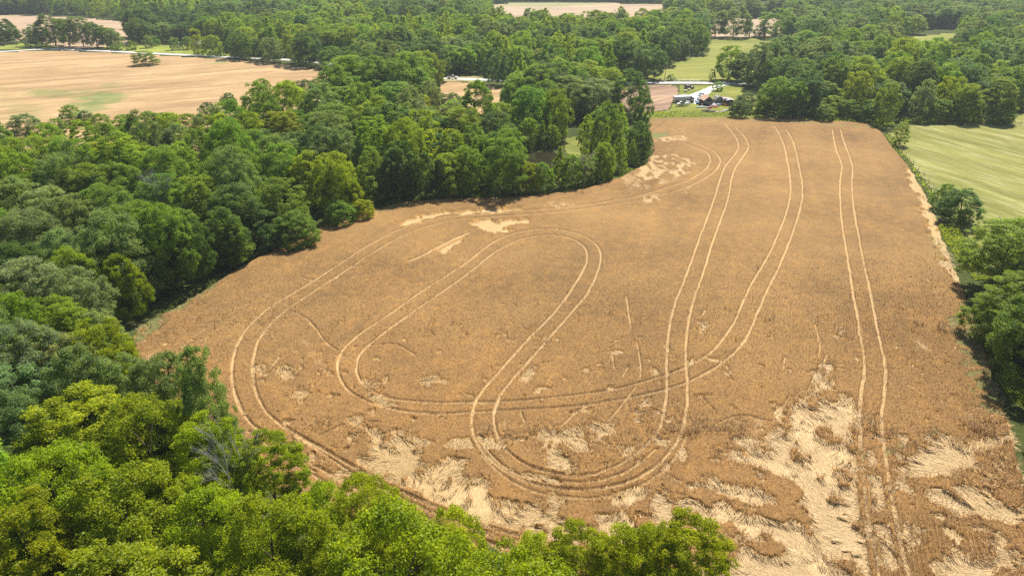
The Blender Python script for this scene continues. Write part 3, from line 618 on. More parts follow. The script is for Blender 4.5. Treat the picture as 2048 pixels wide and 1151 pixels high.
# look of each kind: tint, shape, words
KIND = {
 'Y': ((.27, .335, .008), 'clump', 'yellow-green'),
 'O': ((.225, .325, .02), 'clump', 'olive-green'),
 'G': ((.175, .285, .03), 'round', 'mid-green'),
 'D': ((.105, .185, .038), 'round', 'dark green'),
 'B': ((.185, .265, .085), 'round', 'grey-green'),
 'S': ((.26, .31, .13), 'round', 'silvery green'),
 'P': ((.26, .37, .02), 'cone', 'pointed light green'),
 'F': ((.20, .29, .025), 'flat', 'broad spreading'),
}
HAND = """Y 170 880 190|Y 300 890 180|Y 420 925 150|Y 120 1010 210|Y 270 1040 220|Y 50 1110 200|Y 420 1060 200|Y 540 945 130|Y 550 1110 200|Y 640 1060 150|Y 735 1045 150|Y 700 1140 190|Y 795 1100 110|Y 905 1122 160|B 985 1175 130|Y 1075 1155 140
Y 1160 1140 150|Y 1255 1140 150|Y 1370 1132 170|Y 1310 1150 150|S 60 590 150|S 150 605 130|O 30 665 120|O 125 665 130|Y 205 720 120|Y 262 722 70|S 232 650 90|S 60 735 150|S 135 745 120|B 60 810 170|B 170 785 140|B 255 795 130|B 335 800 140|B 412 815 110|B 375 865 90|B 40 870 130|B 20 960 110|B 20 1040 90
O 60 320 120|O 15 355 110|B 120 365 90|B 30 405 130|S 100 430 130|B 155 445 100|B 60 480 140|B 125 515 110|D 45 545 120|Y 205 325 90|Y 252 322 80|Y 290 325 50|O 175 375 90|G 232 375 110|G 330 345 90|O 362 330 70|G 215 425 110|G 330 400 110|O 400 405 90|D 262 455 110|G 335 480 95|D 400 505 100|D 320 540 90
O 150 555 90|Y 245 560 80|G 460 350 120|G 505 300 95|G 560 335 80|D 470 420 110|F 445 470 90|Y 625 345 95|Y 640 390 90|G 560 400 110|G 590 450 90|D 520 450 110|Y 725 415 50|G 680 420 60|Y 565 258 90|Y 500 265 60|Y 440 270 60|S 455 235 60|S 420 255 60|G 665 250 105|D 640 300 90|O 690 200 85|O 755 235 100|O 600 205 70|D 525 198 42|O 525 168 32|B 570 178 50|D 455 197 32|D 413 215 32|G 735 300 30
G 745 335 60|G 720 365 60|D 610 172 45|B 640 165 50|G 790 195 80|S 822 205 55|S 860 190 42|D 905 200 55|Y 845 215 35|S 830 240 60|Y 850 300 62|O 905 300 60|O 895 340 70|G 940 330 60|S 905 245 50|G 965 310 50|P 950 235 30|P 978 222 28|P 1002 235 28|P 965 262 30|P 1032 232 28|P 990 262 28|P 880 255 30|P 930 270 32|P 1020 255 32|D 990 295 45|G 1008 345 85|Y 1065 350 42|P 1040 268 30|O 1060 270 38|P 1085 262 34|O 1105 268 32|P 1132 262 30|P 1120 325 46|G 1084 348 48|Y 1048 362 44|G 1150 352 44|S 1168 335 46|P 1175 262 46|P 1240 245 66|P 1212 290 52|P 1245 305 50|O 1215 330 46|P 1265 300 40|D 1285 280 48|B 1268 290 26|D 1300 300 32|G 1190 350 36|D 1285 215 42|G 1025 195 45
S 1190 190 90|B 1140 185 80|G 1090 195 70|G 1075 165 60|O 1170 150 80|Y 1120 145 55|B 1100 135 60|D 800 330 70|D 770 370 60|D 825 375 60|D 870 372 50|G 915 378 46|B 50 245 60|G 62 262 60|O 140 225 42|D 170 232 30|G 110 250 40|O 200 245 50|O 300 240 60|O 330 240 55|Y 375 245 55|O 250 245 50|B 20 270 60|O 100 290 70|O 170 285 60|G 270 280 60|G 400 300 60
D 1500 200 60|G 1560 138 55|G 1605 145 55|G 1578 198 72|G 1625 208 42|O 1665 208 56|Y 1718 178 48|G 1740 215 52|O 1775 200 46|P 1800 205 24|S 1850 190 46|Y 1895 185 42|Y 1915 182 38|G 1880 215 50|G 1940 205 40|O 1975 210 55|G 2005 222 52|O 2030 165 72|F 2000 190 60|D 1480 215 40|Y 1830 45 44|G 1700 215 44|G 1650 222 40
D 1342 154 15|D 1425 148 14|G 1436 170 22"""
HANDB = """B 8 82 40 34|B 27 80 26 28|D 62 92 26 36|B 85 93 40 46|D 112 92 50 62|G 140 94 40 55|B 168 94 46 60|D 195 96 44 50|G 215 96 36 42|B 232 97 30 40|O 237 101 20 16|O 264 100 22 18|B 298 96 22 26|G 312 92 20 22|B 352 100 24 26|B 376 99 24 26|Y 398 110 26 52|O 428 111 32 40|G 448 112 18 22|D 472 117 36 60|G 497 119 36 52|D 525 122 34 44|B 548 125 38 50|F 292 130 50 28
D 1325 130 55 75|G 1357 108 44 64|G 1395 108 44 58|D 1295 158 60 68|B 1262 162 60 80|D 1235 163 50 85|O 1455 160 50 68|D 1500 166 70 62
B 1466 75 56 62|G 1552 76 64 58|D 1518 75 26 26|D 1494 74 16 46|B 1430 74 36 50|D 1590 76 30 40|B 1405 70 40 48|G 1610 80 44 50
F 1798 291 30 46|G 1880 418 46 50|D 1914 446 76 66|Y 1925 451 32 32|F 1990 585 150 140|O 2055 540 110 100|B 2045 620 110 110|F 2005 690 150 135|G 2050 760 150 165|D 2100 700 150 170|G 2105 860 100 210|G 2190 1060 150 200"""
def in_any(x, y, extra=0.0, skip=()):
    xa = np.array([x]); ya = np.array([y])
    for k, (pg, mrg) in enumerate(EXCL):
        if k in skip: continue
        if sdist(pg, xa, ya)[0] > -(mrg+extra): return True
    return dline(xa, ya, ROADL)[0] < 4.5+extra
rnd = random.Random(5)
TREES = []      # x, y, height, width, kind, pixel size, hand-placed
OKFIELD = {(292,112),(1436,170),(1425,148),(1798,268),(1922,432),(1880,378),(1915,408)}
for e in HAND.replace('\n', '|').split('|'):
    k, cx, cy, wd_ = e.split(); cx, cy, wd_ = float(cx), float(cy), float(wd_)
    best = None
    H0 = 15+rnd.uniform(-1.5, 2)
    x, y = P(cx, cy, .62*H0); sc = SC(x, y, .62*H0); W0 = wd_/sc
    H0 = min(H0, max(W0*1.9, 2.0)) if W0 < 9 else H0
    for dH, sy in [(a_, 0) for a_ in (0, -1, 1, -2, 2, -3)]+[(-1, q_*sg) for q_ in range(1, 17) for sg in (1, -1)] if cy < 800 else [(a_, 0) for a_ in (0, -1, 1, -2, 2, -3, 3, -4, 4, 5, 6, 7, 8, 9, 10, -6, -8, -10)]:
        Hh = H0+dH
        if Hh < 1.8: continue
        zc = (.62 if Hh > 6 else .5)*Hh
        x, y = P(cx, cy, zc); W0 = wd_/SC(x, y, zc); y += sy
        if not in_any(x, y, W0*.22 if (cx, cy) not in OKFIELD else -1.0): best = (x, y, Hh, W0); break
    if best is None:
        best = (x, y, max(3, H0*.5), W0)
        zc = .62*best[2]; x, y = P(cx, cy, zc); best = (x, y, best[2], wd_/SC(x, y, zc))
        if in_any(x, y, -1): print('IN FIELD', e, best)
    x, y, Hh, W0 = best
    TREES.append([x, y, Hh, W0, k, wd_, True, (cx, cy)])
for e in HANDB.replace('\n', '|').split('|'):
    k, cx, cy, wd_, hp = e.split(); cx, cy, wd_, hp = float(cx), float(cy), float(wd_), float(hp)
    x, y = P(cx, cy); sc = SC(x, y); a_, b_ = 0.5, 40.0
    for _ in range(30):
        m_ = (a_+b_)/2
        if PIX(x, y, m_)[1] > cy-hp: a_ = m_
        else: b_ = m_
    TREES.append([x, y, m_, wd_/sc, k, wd_, True, (cx, cy)])
print('hand trees', len(TREES))
# the rest of the woods: jittered grid, kept off open land and off the trees already standing
hx = np.array([t[0] for t in TREES]); hy = np.array([t[1] for t in TREES]); hr = np.array([t[3]/2 for t in TREES])
def fill(y0, y1, stp, xm):
    rng = np.random.default_rng(int(y0)+103)
    nx = int(2*xm/stp); ny = int((y1-y0)/stp)
    gx, gy = np.meshgrid(np.arange(nx), np.arange(ny))
    x = -xm+(gx+.5*(gy % 2)+rng.uniform(-.36, .36, gx.shape))*stp; y = y0+(gy*.9+rng.uniform(-.36, .36, gx.shape))*stp
    x = x.ravel(); y = y.ravel(); k = (np.abs(x) < .92*np.maximum(y, 0)+45) & ~((y < 50) & (x > 6)); x, y = x[k], y[k]
    ok = np.ones(x.shape, bool)
    for pg, mrg in EXCL: ok &= sdist(pg, x, y) < -(mrg+2.2)
    ok &= dline(x, y, ROADL) > 6.5
    x, y = x[ok], y[ok]; ok = np.ones(x.shape, bool)
    for a, b, r in zip(hx, hy, hr): ok &= np.hypot(x-a, y-b) > r+2.6
    return x[ok], y[ok], rng
def kind_at(px, py, u, v):
    if py > 850 and px > 220: return 'Y'
    # patches of one species, in clumps
    if py < 60 and px < 420: return 'P' if (py < 25 and px > 90 and v > .3) else ('D' if u < .6 else 'G')
    if px < 1300 and py < 130 and py > 12:
        return ('P' if v > .62 else 'O') if u > .56 else ('G' if u > .42 else ('B' if v > .5 else 'D'))
    if px > 1400 and py < 130: return 'B' if u < .52 else ('D' if v < .45 else ('O' if v > .75 else 'G'))
    if px < 700: return 'O' if u > .55 else ('G' if v > .5 else 'B')
    return 'G' if u > .5 else ('D' if v > .5 else 'O')
for y0, y1, stp, xm in ((-20, 280, 9.2, 320), (280, 620, 11.5, 620), (620, 1150, 13.5, 1100), (1150, 2300, 20, 2200)):
    x, y, rng = fill(y0, y1, stp, xm)
    u = fbm(x*.02, y*.02, 111, 3); v = fbm(x*.06+9, y*.06, 113, 3)
    u = np.clip((u-.5)*1.9+.5+rng.normal(0, .10, len(x)), 0, 1); v = np.clip((v-.5)*2+.5+rng.normal(0, .14, len(x)), 0, 1)
    for i in range(len(x)):
        Hh = 16.5*rng.uniform(.66, 1.28); Wd = stp*rng.uniform(1.0, 1.45)
        if y0 >= 1150: Hh = 17
        px, py = PIX(x[i], y[i], Hh*.6)
        k = kind_at(px, py, u[i], v[i])
        if k == 'P': Wd *= .8; Hh *= 1.08
        TREES.append([x[i], y[i], Hh, Wd, k, Wd*SC(x[i], y[i], Hh*.6), False, None])
print('all trees', len(TREES))
def visible(t):
    px, py = PIX(t[0], t[1], t[2]*.75); return -t[5]*.5 < px < 2048+t[5]*.5 and -t[5]*.3 < py < 1151+t[5]*.55
for t in TREES: t[7:8] = [visible(t), t[7]]
TREES.sort(key=lambda t: (not t[6], not t[7], -t[5]))
INDIV = TREES[:300]; REST = TREES[300:]

ZONES = [ # words, x0, x1, y0, y1 of the crown centre in the photo
 ('at the bottom left corner', -300, 220, 950, 1400), ('in the bottom left foreground', 220, 480, 950, 1400), ('in the foreground left of the lodged wheat', 480, 850, 900, 1400), ('in the foreground below the oval ruts', 850, 1600, 950, 1400),
 ('in the woods at the lower left', -300, 480, 840, 950), ('left of the curved ruts', 180, 520, 690, 840), ('at the left edge below the middle', -300, 180, 690, 840), ('beside the leftmost corner of the wheat', 180, 420, 530, 690), ('at the left edge in the middle', -300, 180, 530, 690),
 ('at the left edge above the middle', -300, 110, 400, 530), ('in the upper left woods', 110, 300, 400, 530), ('lining the wheat near its left corner', 300, 500, 440, 560), ('in the left woods behind the wheat edge', 300, 500, 360, 440), ('on the wheat edge left of centre', 500, 780, 360, 520),
 ('at the left edge under the tan field', -300, 110, 200, 400), ('under the tan field', 110, 210, 200, 300), ('in the left woods', 110, 230, 300, 400), ('close below the tan field', 210, 300, 200, 300), ('in the heart of the left woods', 230, 380, 300, 400), ('bordering the tan field', 300, 400, 200, 300), ('on the lower right of the tan field', 400, 500, 150, 250), ('in the middle of the left woods', 380, 520, 250, 400),
 ('above the central wood', 500, 620, 140, 230), ('in the wood left of the pond wood', 520, 640, 230, 400), ('in the wood left of centre', 640, 780, 230, 400), ('in the band of trees left of the pickup', 620, 780, 120, 230), ('close to the white pickup', 780, 950, 120, 230), ('left of the pond', 780, 900, 230, 310), ('on the wheat edge left of the pond', 780, 960, 310, 420), ('behind the pond and to its left', 900, 1030, 200, 310), ('in front of the pond', 960, 1150, 310, 420), ('behind the pond', 1030, 1150, 230, 310), ('on the wooded point beside the pond', 1150, 1320, 200, 400), ('between pickup and dirt field', 950, 1290, 120, 235),
 ('beside the green meadow', 1260, 1420, 60, 160), ('around the cluttered yard', 1400, 1540, 60, 240), ('in the hedgerow right of the yard', 1540, 1700, 170, 260), ('in the middle of the right hedgerow', 1700, 1840, 160, 250), ('at the right end of the hedgerow', 1840, 2100, 150, 250), ('behind the right hedgerow', 1540, 2100, 90, 170), ('in the right-hand woods', 1540, 2200, 20, 90),
 ('on the fence line beside the pasture', 1760, 1960, 240, 460), ('on the right edge of the wheat', 1900, 2300, 440, 800), ('beyond the top left field', -300, 240, 20, 140), ('along the lawn beside the road', 240, 530, 60, 140), ('in the woods at the top', 240, 2300, -50, 120), ('outside the right edge', 2000, 2600, 700, 1400),
]
def zone(px, py):
    for nme, a, b, c, d in ZONES:
        if a <= px < b and c <= py < d: return nme
    return 'in the woods'
ORD = ['leftmost', 'second', 'third', 'fourth', 'fifth', 'sixth', 'seventh', 'eighth', 'ninth', 'tenth', 'eleventh', 'twelfth', 'thirteenth', 'fourteenth', 'fifteenth', 'sixteenth', 'seventeenth', 'eighteenth', 'nineteenth', 'twentieth']
cells = {}
for t in INDIV:
    px, py = PIX(t[0], t[1], t[2]*.62); t.append((px, py)); z_ = zone(px, py)
    cells.setdefault((t[4], z_, t[2] < 5), []).append(t)
LAB = {}
for (k, z_, low), lst in cells.items():
    lst.sort(key=lambda t: t[9][0]); w_ = KIND[k][2]; th = 'shrub' if low else 'tree'
    for i, t in enumerate(lst):
        if len(lst) == 1: s = '%s %s standing %s' % (w_, th, z_)
        elif i == 0: s = 'leftmost %s %s %s' % (w_, th, z_)
        else: s = '%s %s %s from the left %s' % (ORD[i] if i < 20 else 'number %d' % (i+1), w_, th, z_)
        LAB[id(t)] = s
SPECIAL = {(292, 130): 'low wide bush with drooping layered branches alone in the tan field', (1798, 291): 'narrow layered young tree alone on the fence line between wheat and pasture',
           (1436, 170): 'small round tree standing on the grass beside the white gravel drive', (1342, 154): 'small dark cone-shaped cedar behind the road beside the utility pole'}
def put_tree(t, i):
    x, y, Hh, Wd, k = t[:5]; tint, shp, _ = KIND[k]
    if Wd < 4 and shp != 'cone': shp = 'clump' if k != 'F' else 'flat'
    lod = 0 if t[5] > 78 else (1 if t[5] > 26 else 2)
    lst = PROTO[(shp, lod)]; cme, tme = lst[i % len(lst)]
    if Hh < 12.5 and t[6]: cme, tme = lst[{'round': 2, 'clump': 0, 'flat': 2, 'cone': 0}[shp]]
    rr = random.Random(i*7+1); rz = rr.uniform(0, 6.28)
    nm = 'shrub' if Hh < 5 else 'tree'
    root = empty(nm, (x, y, 0), rz); ws = Wd/10*(1.0 if Hh < 9 else rr.uniform(1.02, 1.16))*(.9 if k == 'P' else 1); root.scale = (ws, ws*rr.uniform(.9, 1.08), Hh/15)
    tag(root, SPECIAL.get(t[8], LAB[id(t)]), 'shrub' if Hh < 5 else 'tree', 'trees of the woods and field edges' if Hh >= 5 else 'shrubs on the field edges')
    c = link('crown', cme, root); link('trunk', tme, root)
    f = rr.uniform(.86, 1.14); c['tint'] = [tint[0]*f*rr.uniform(.9, 1.1), tint[1]*f, tint[2]*f*rr.uniform(.8, 1.3)]
    return c
first = {}; c_hand = []
for i, t in enumerate(INDIV):
    if len(LAB[id(t)].split()) > 16: print('LONG', LAB[id(t)])
    c = put_tree(t, i); c_hand.append((c, t[6]))
    first.setdefault(c.data.name, c)

# the rest of the woods as one object: geometry nodes place whole crowns on points
def woods(name, rest, lod, label):
    keys = [('round', 0), ('round', 1), ('round', 2), ('clump', 0), ('clump', 1), ('cone', 0), ('cone', 1), ('flat', 0)]
    n = len(rest); rng = np.random.default_rng(3)
    pts = np.array([[t[0], t[1], 0] for t in rest], np.float32)
    me = bpy.data.meshes.new(name); me.vertices.add(n); me.vertices.foreach_set('co', pts.ravel())
    sc_ = []; idx = []; tint = []; rot = []
    for t in rest:
        shp = KIND[t[4]][1]; c = [i for i, kk in enumerate(keys) if kk[0] == shp]; idx.append(c[int(rng.integers(len(c)))])
        sc_ += [t[3]/10*rng.uniform(1.0, 1.2), t[3]/10*rng.uniform(1.0, 1.2), t[2]/15]
        f = rng.uniform(.8, 1.2); q = KIND[t[4]][0]; tint += [q[0]*f*rng.uniform(.85, 1.15), q[1]*f, q[2]*f*rng.uniform(.8, 1.4)]; rot += [0, 0, rng.uniform(0, 6.28)]
    for nme, typ, dat, fld in (('sc', 'FLOAT_VECTOR', sc_, 'vector'), ('tint', 'FLOAT_VECTOR', tint, 'vector'), ('rot', 'FLOAT_VECTOR', rot, 'vector'), ('pick', 'INT', idx, 'value')):
        a = me.attributes.new(nme, typ, 'POINT'); a.data.foreach_set(fld, np.array(dat, np.int32 if typ == 'INT' else np.float32))
    me.materials.append(LEAF)
    o = link(name, me); tag(o, label, 'woods', None, 'stuff')
    ng = bpy.data.node_groups.new(name, 'GeometryNodeTree')
    ng.interface.new_socket('Geometry', in_out='INPUT', socket_type='NodeSocketGeometry'); ng.interface.new_socket('Geometry', in_out='OUTPUT', socket_type='NodeSocketGeometry')
    nn_ = ng.nodes; L = ng.links; gi = nn_.new('NodeGroupInput'); go = nn_.new('NodeGroupOutput')
    join = nn_.new('GeometryNodeJoinGeometry')
    def na(nme, typ):
        a = nn_.new('GeometryNodeInputNamedAttribute'); a.data_type = typ; a.inputs[0].default_value = nme; return a.outputs[0]
    for i, kk in enumerate(keys):
        cme = PROTO[(kk[0], lod)][kk[1]][0]
        src = first.get(cme.name)
        if src is None: raise RuntimeError('no source crown for %s %s' % (kk, lod))
        oi = nn_.new('GeometryNodeObjectInfo'); oi.inputs['Object'].default_value = src; oi.transform_space = 'ORIGINAL'
        ip = nn_.new('GeometryNodeInstanceOnPoints'); cmpn = nn_.new('FunctionNodeCompare'); cmpn.data_type = 'INT'; cmpn.operation = 'EQUAL'
        L.new(na('pick', 'INT'), [s for s in cmpn.inputs if s.name == 'A' and s.type == 'INT'][0]); [s for s in cmpn.inputs if s.name == 'B' and s.type == 'INT'][0].default_value = i
        L.new(gi.outputs[0], ip.inputs['Points']); L.new(cmpn.outputs[0], ip.inputs['Selection']); L.new(oi.outputs['Geometry'], ip.inputs['Instance'])
        L.new(na('rot', 'FLOAT_VECTOR'), ip.inputs['Rotation']); L.new(na('sc', 'FLOAT_VECTOR'), ip.inputs['Scale'])
        L.new(ip.outputs[0], join.inputs[0])
    L.new(join.outputs[0], go.inputs[0])
    md = o.modifiers.new('place_trees', 'NODES'); md.node_group = ng
    return o
def ensure(lod):
    """every crown shape needs one real tree to copy from: swap it into a tree of that size"""
    for key in SH:
        for j, (cme, tme) in enumerate(PROTO[(key, lod)]):
            if cme.name in first: continue
            for o, hd_ in c_hand[::-1]:
                if o.data.name in [c.name for c, _ in PROTO[('round', lod)]+PROTO[('clump', lod)]+PROTO[('round', 1)]]:
                    if o is first.get(o.data.name): continue
                    o.data = cme; first[cme.name] = o
                    break
ensure(2); ensure(1)
NEAR = [t for t in REST if t[5] > 30]; FAR = [t for t in REST if t[5] <= 30]
print('near rest', len(NEAR), 'far rest', len(FAR))
if NEAR: woods('woods', NEAR, 1, 'dense mixed woods filling the gaps around the wheat field')
woods('distant_woods', FAR, 2, 'hazy woods stretching away behind the fields')

# ------------------------------------------------------------------ bare trees
def bare_tree(seed, Hh, spread, mat):
    rng = random.Random(seed); m = MB()
    def grow(p, d, L, r, lev):
        q = p+d*L; m.tube(p, q, r, r*.7, 4)
        if lev == 0: return
        for _ in range(3 if lev > 1 else 2):
            e = (d+Vector((rng.uniform(-1, 1), rng.uniform(-1, 1), rng.uniform(-.35, .6)))*spread).normalized()
            grow(q, e, L*rng.uniform(.5, .72), r*.62, lev-1)
        if rng.random() < .6: grow(p.lerp(q, .6), (d+Vector((rng.uniform(-1, 1), rng.uniform(-1, 1), .2))*.9).normalized(), L*.5, r*.4, lev-1)
    grow(Vector((0, 0, -.2)), Vector((.04, .02, 1)).normalized(), Hh*.40, .10, 6)
    return m
for (px, py, Hh, sd, lab) in ((452, 905, 16.5, 3, 'bare grey dead tree poking out of the bright yellow-green foreground trees'), (1232, 118, 13, 5, 'bare brownish dead tree among the dark trees left of the green meadow'),
  (300, 370, 17, 8, 'bare grey dead tree rising from the heart of the left woods'), (1168, 318, 10, 12, 'small bare dead tree on the wooded point beside the pond'), (150, 300, 18, 15, 'bare dead tree top above the left woods under the tan field')):
    x, y = P(px, py, Hh*.85); o = bare_tree(sd, Hh, .42, DEADBARK).build('dead_tree', DEADBARK, None, (x, y, 0)); tag(o, lab, 'dead tree')

# ------------------------------------------------------------------ weeds and long grass along the field edges
def weeds(name, bands, label, tint, n, seed, hmax=.8, size=.22):
    rng = np.random.default_rng(seed); VV = []; lv = []
    for pg, dens, hm in bands:
        k = int(n*dens); x = rng.uniform(pg[:, 0].min(), pg[:, 0].max(), k*3); y = rng.uniform(pg[:, 1].min(), pg[:, 1].max(), k*3)
        ok = inside(pg, x, y) & (rng.random(k*3) < sst(.3, .6, fbm(x*.4, y*.4, seed))+.15); x, y = x[ok][:k], y[ok][:k]; k = len(x)
        hh = hm*sst(.2, .75, fbm(x*.35, y*.35, seed+4))*rng.random(k)
        c = np.stack([x, y, hh+.05], 1); nrm = rand_dirs(rng, k)+np.array([0, 0, .5]); nrm /= np.linalg.norm(nrm, axis=1)[:, None]
        a = np.cross(nrm, rand_dirs(rng, k)); a /= np.linalg.norm(a, axis=1)[:, None]; b = np.cross(nrm, a)
        s = size*np.clip(np.hypot(x, y)/110, .8, 2.2)[:, None]*rng.uniform(.5, 1.2, k)[:, None]
        VV.append(np.stack([c-a*s, c-b*s*.4, c+a*s, c+b*s*.4], 1).reshape(-1, 3)); lv.append(rng.random(k))
    V = np.concatenate(VV); V[:, 2] = np.maximum(V[:, 2], .05); me = np_mesh(name, V, np.arange(len(V)).reshape(-1, 4), LEAF, None, {'leafv': np.concatenate(lv)})
    o = link(name, me); tag(o, label, 'weeds', None, 'stuff'); o['tint'] = tint
weeds('weeds', [(poly([(1286,224),(1400,222),(1520,226),(1530,241),(1286,240)]), .2, .4), (poly([(1876,455),(1905,452),(1960,500),(1985,560),(1950,560),(1925,530),(1900,500)]), .45, 1.2), (poly([(1775,262),(1800,300),(1845,355),(1870,400),(1862,402),(1830,350),(1790,302),(1768,268)]), .25, .6),
   (poly([(1960,665),(2000,700),(2060,780),(2060,830),(2010,790),(1980,740)]), .6, 1.2), (poly([(1740,250),(1790,246),(1770,262)]), .15, .8), (poly([(1600,238),(2020,240),(2030,248),(1600,246)]), .6, 1.4)],
   'bright weeds and brambles growing along the field edges', (.27, .33, .05), 14000, 5)
weeds('undergrowth', [(poly([(262,680),(345,612),(400,575),(450,545),(520,505),(600,466),(680,430),(740,414),(800,400),(800,407),(740,424),(680,441),(600,477),(520,516),(450,556),(400,588),(345,622),(270,690)]), 1.0, 1.4), (poly([(800,400),(900,392),(1024,390),(1100,383),(1180,368),(1240,348),(1290,322),(1300,330),(1240,357),(1180,377),(1100,391),(1024,398),(900,400),(800,407)]), 1.2, 1.6)],
   'low green undergrowth between the woods and the wheat', (.16, .22, .035), 12000, 9)

# ------------------------------------------------------------------ things people put there
def steel(n_, c, **k): return paint(n_, c, **k)
M = {k: paint(k, c, r, s_, me_) for k, c, r, s_, me_ in (
 ('white_paint', (.80, .80, .78), .35, .5, 0), ('dark_paint', (.025, .03, .04), .25, .6, 0), ('tinted_glass', (.02, .025, .03), .08, .6, 0), ('tyre_rubber', (.02, .02, .02), .9, .1, 0),
 ('wheel_metal', (.45, .45, .46), .35, .5, .8), ('grey_wood', (.30, .28, .25), .85, .1, 0), ('pole_wood', (.24, .19, .15), .9, .1, 0), ('rust_roof', (.74, .46, .31), .75, .2, 0),
 ('dark_siding', (.07, .075, .08), .8, .2, 0), ('grey_siding', (.27, .26, .25), .8, .2, 0), ('shingle_grey', (.38, .36, .34), .85, .1, 0), ('purple_roof', (.42, .30, .34), .6, .3, 0),
 ('orange_paint', (.72, .16, .05), .45, .4, 0), ('blue_paint', (.10, .22, .42), .45, .4, 0), ('pale_blue', (.55, .65, .75), .4, .4, 0), ('red_paint', (.50, .07, .05), .5, .4, 0), ('cream_paint', (.78, .72, .50), .6, .3, 0),
 ('galvanised', (.50, .52, .53), .4, .5, .6), ('pale_metal', (.70, .72, .70), .4, .4, .2), ('black_plastic', (.03, .03, .03), .6, .3, 0), ('teal_paint', (.10, .35, .32), .5, .3, 0), ('stone', (.60, .58, .54), .9, .1, 0), ('tan_box', (.55, .42, .28), .8, .1, 0))}
def wheels(root, xs, yw, r=.36, wd_=.24):
    for x in xs:
        for s_ in (-1, 1):
            t = MB().tube((x, s_*yw-wd_/2, r), (x, s_*yw+wd_/2, r), r, n=16).build('wheel', M['tyre_rubber'], root)
            MB().tube((x, s_*(yw+.01)-wd_/2, r), (x, s_*(yw+.01)+wd_/2, r), r*.55, n=12).build('rim', M['wheel_metal'], t)
def car(px, py, rz, body, lab, name='parked_car', cat='car', kind='suv', z=.05):
    x, y = P(px, py); t = empty(name, (x, y, z), rz); tag(t, lab, cat)
    if kind == 'suv':
        pr = [(-2.35, .35), (2.35, .35), (2.4, .75), (2.25, .98), (1.2, 1.1), (-2.3, 1.12), (-2.42, .8)]; gl = [(1.15, 1.08), (.45, 1.62), (-2.0, 1.66), (-2.3, 1.1)]; rf = [(.5, 1.60), (-2.02, 1.64), (-1.95, 1.72), (.4, 1.68)]
    elif kind == 'sedan':
        pr = [(-2.3, .3), (2.3, .3), (2.35, .65), (2.2, .85), (1.1, .95), (-1.7, 1.0), (-2.35, .92)]; gl = [(1.0, .94), (.25, 1.38), (-1.0, 1.40), (-1.75, .98)]; rf = [(.3, 1.36), (-1.0, 1.38), (-.9, 1.44), (.2, 1.42)]
    else:
        pr = [(-2.85, .5), (2.8, .5), (2.85, .95), (2.7, 1.12), (1.45, 1.2), (-.45, 1.2), (-.45, 1.12), (-2.8, 1.12), (-2.88, .9)]; gl = [(1.35, 1.18), (.75, 1.72), (-.35, 1.75), (-.5, 1.18)]; rf = [(.8, 1.70), (-.33, 1.73), (-.3, 1.82), (.7, 1.79)]
    MB().prism(pr, -.92, .92).build('body', body, t, bevel=.05)
    MB().prism(gl, -.8, .8, [0, .13, .13, 0]).build('windows', M['tinted_glass'], t)
    MB().prism(rf, -.68, .68).build('roof', body, t, bevel=.02)
    if kind == 'pickup': MB().box(-2.72, -.6, -.72, .72, 1.09, 1.125).build('bed', M['black_plastic'], t)
    L_ = pr[1][0]
    for s_ in (-1, 1):
        MB().box(L_-.02, L_+.06, s_*.68-.16, s_*.68+.16, .68 if kind != 'pickup' else .82, .84 if kind != 'pickup' else .98).build('headlight', M['white_paint'], t)
        MB().box(-L_-.08, -L_-.0, s_*.74-.1, s_*.74+.1, .70, .92).build('tail_light', M['red_paint'], t)
    wheels(t, (-L_*.62, L_*.62), .82, .37 if kind != 'pickup' else .42)
    return t
car(1378, 177.5, R(2), M['dark_paint'], 'dark blue-black car parked on the grass between road and gravel drive')
car(905, 158, R(-2), M['white_paint'], 'white pickup truck driving along the road between the woods', 'pickup_truck', 'pickup', 'pickup', .1)
car(1383.5, 203.5, R(75), M['dark_paint'], 'black pickup at the right end of the long livestock trailer', 'pickup_truck', 'pickup', 'pickup')
car(1404.5, 192.5, R(5), M['white_paint'], 'white car on the gravel drive, farthest behind the rusty-roofed shed', kind='sedan')
car(1404.0, 197.5, R(8), M['pale_metal'], 'silver car on the gravel drive just behind the rusty-roofed shed', kind='sedan')
car(1400, 205, R(20), M['pale_blue'], 'pale blue car at the left corner of the rusty-roofed shed', kind='sedan')
# livestock trailer
x, y = P(1364, 204); t = empty('livestock_trailer', (x, y, .04), math.atan2(8, 20)*.6); tag(t, 'long grey slatted livestock trailer with a pale roof beside the dirt field', 'trailer')
m = MB()
for k in range(5): m.box(-4, 4, -1.15, -1.05, .75+k*.34, .93+k*.34); m.box(-4, 4, 1.05, 1.15, .75+k*.34, .93+k*.34)
for k in range(9): m.box(-4+k, -3.9+k, -1.17, -1.04, .6, 2.4); m.box(-4+k, -3.9+k, 1.04, 1.17, .6, 2.4)
m.box(-4.05, -3.95, -1.05, 1.05, .6, 2.4); m.box(3.95, 4.05, -1.05, 1.05, .6, 2.4); m.build('side_rails', M['galvanised'], t)
MB().box(-4.1, 4.1, -1.2, 1.2, .5, .62).build('floor_deck', M['dark_siding'], t)
MB().prism([(-4.15, 2.42), (4.15, 2.42), (4.1, 2.52), (-4.1, 2.52)], -1.25, 1.25).build('roof', M['pale_metal'], t)
MB().box(4.05, 6.2, -.12, .12, 1.2, 1.38).box(6.05, 6.2, -.1, .1, .6, 1.3).build('hitch_neck', M['dark_siding'], t)
wheels(t, (-1.6, -.8), 1.28, .38)
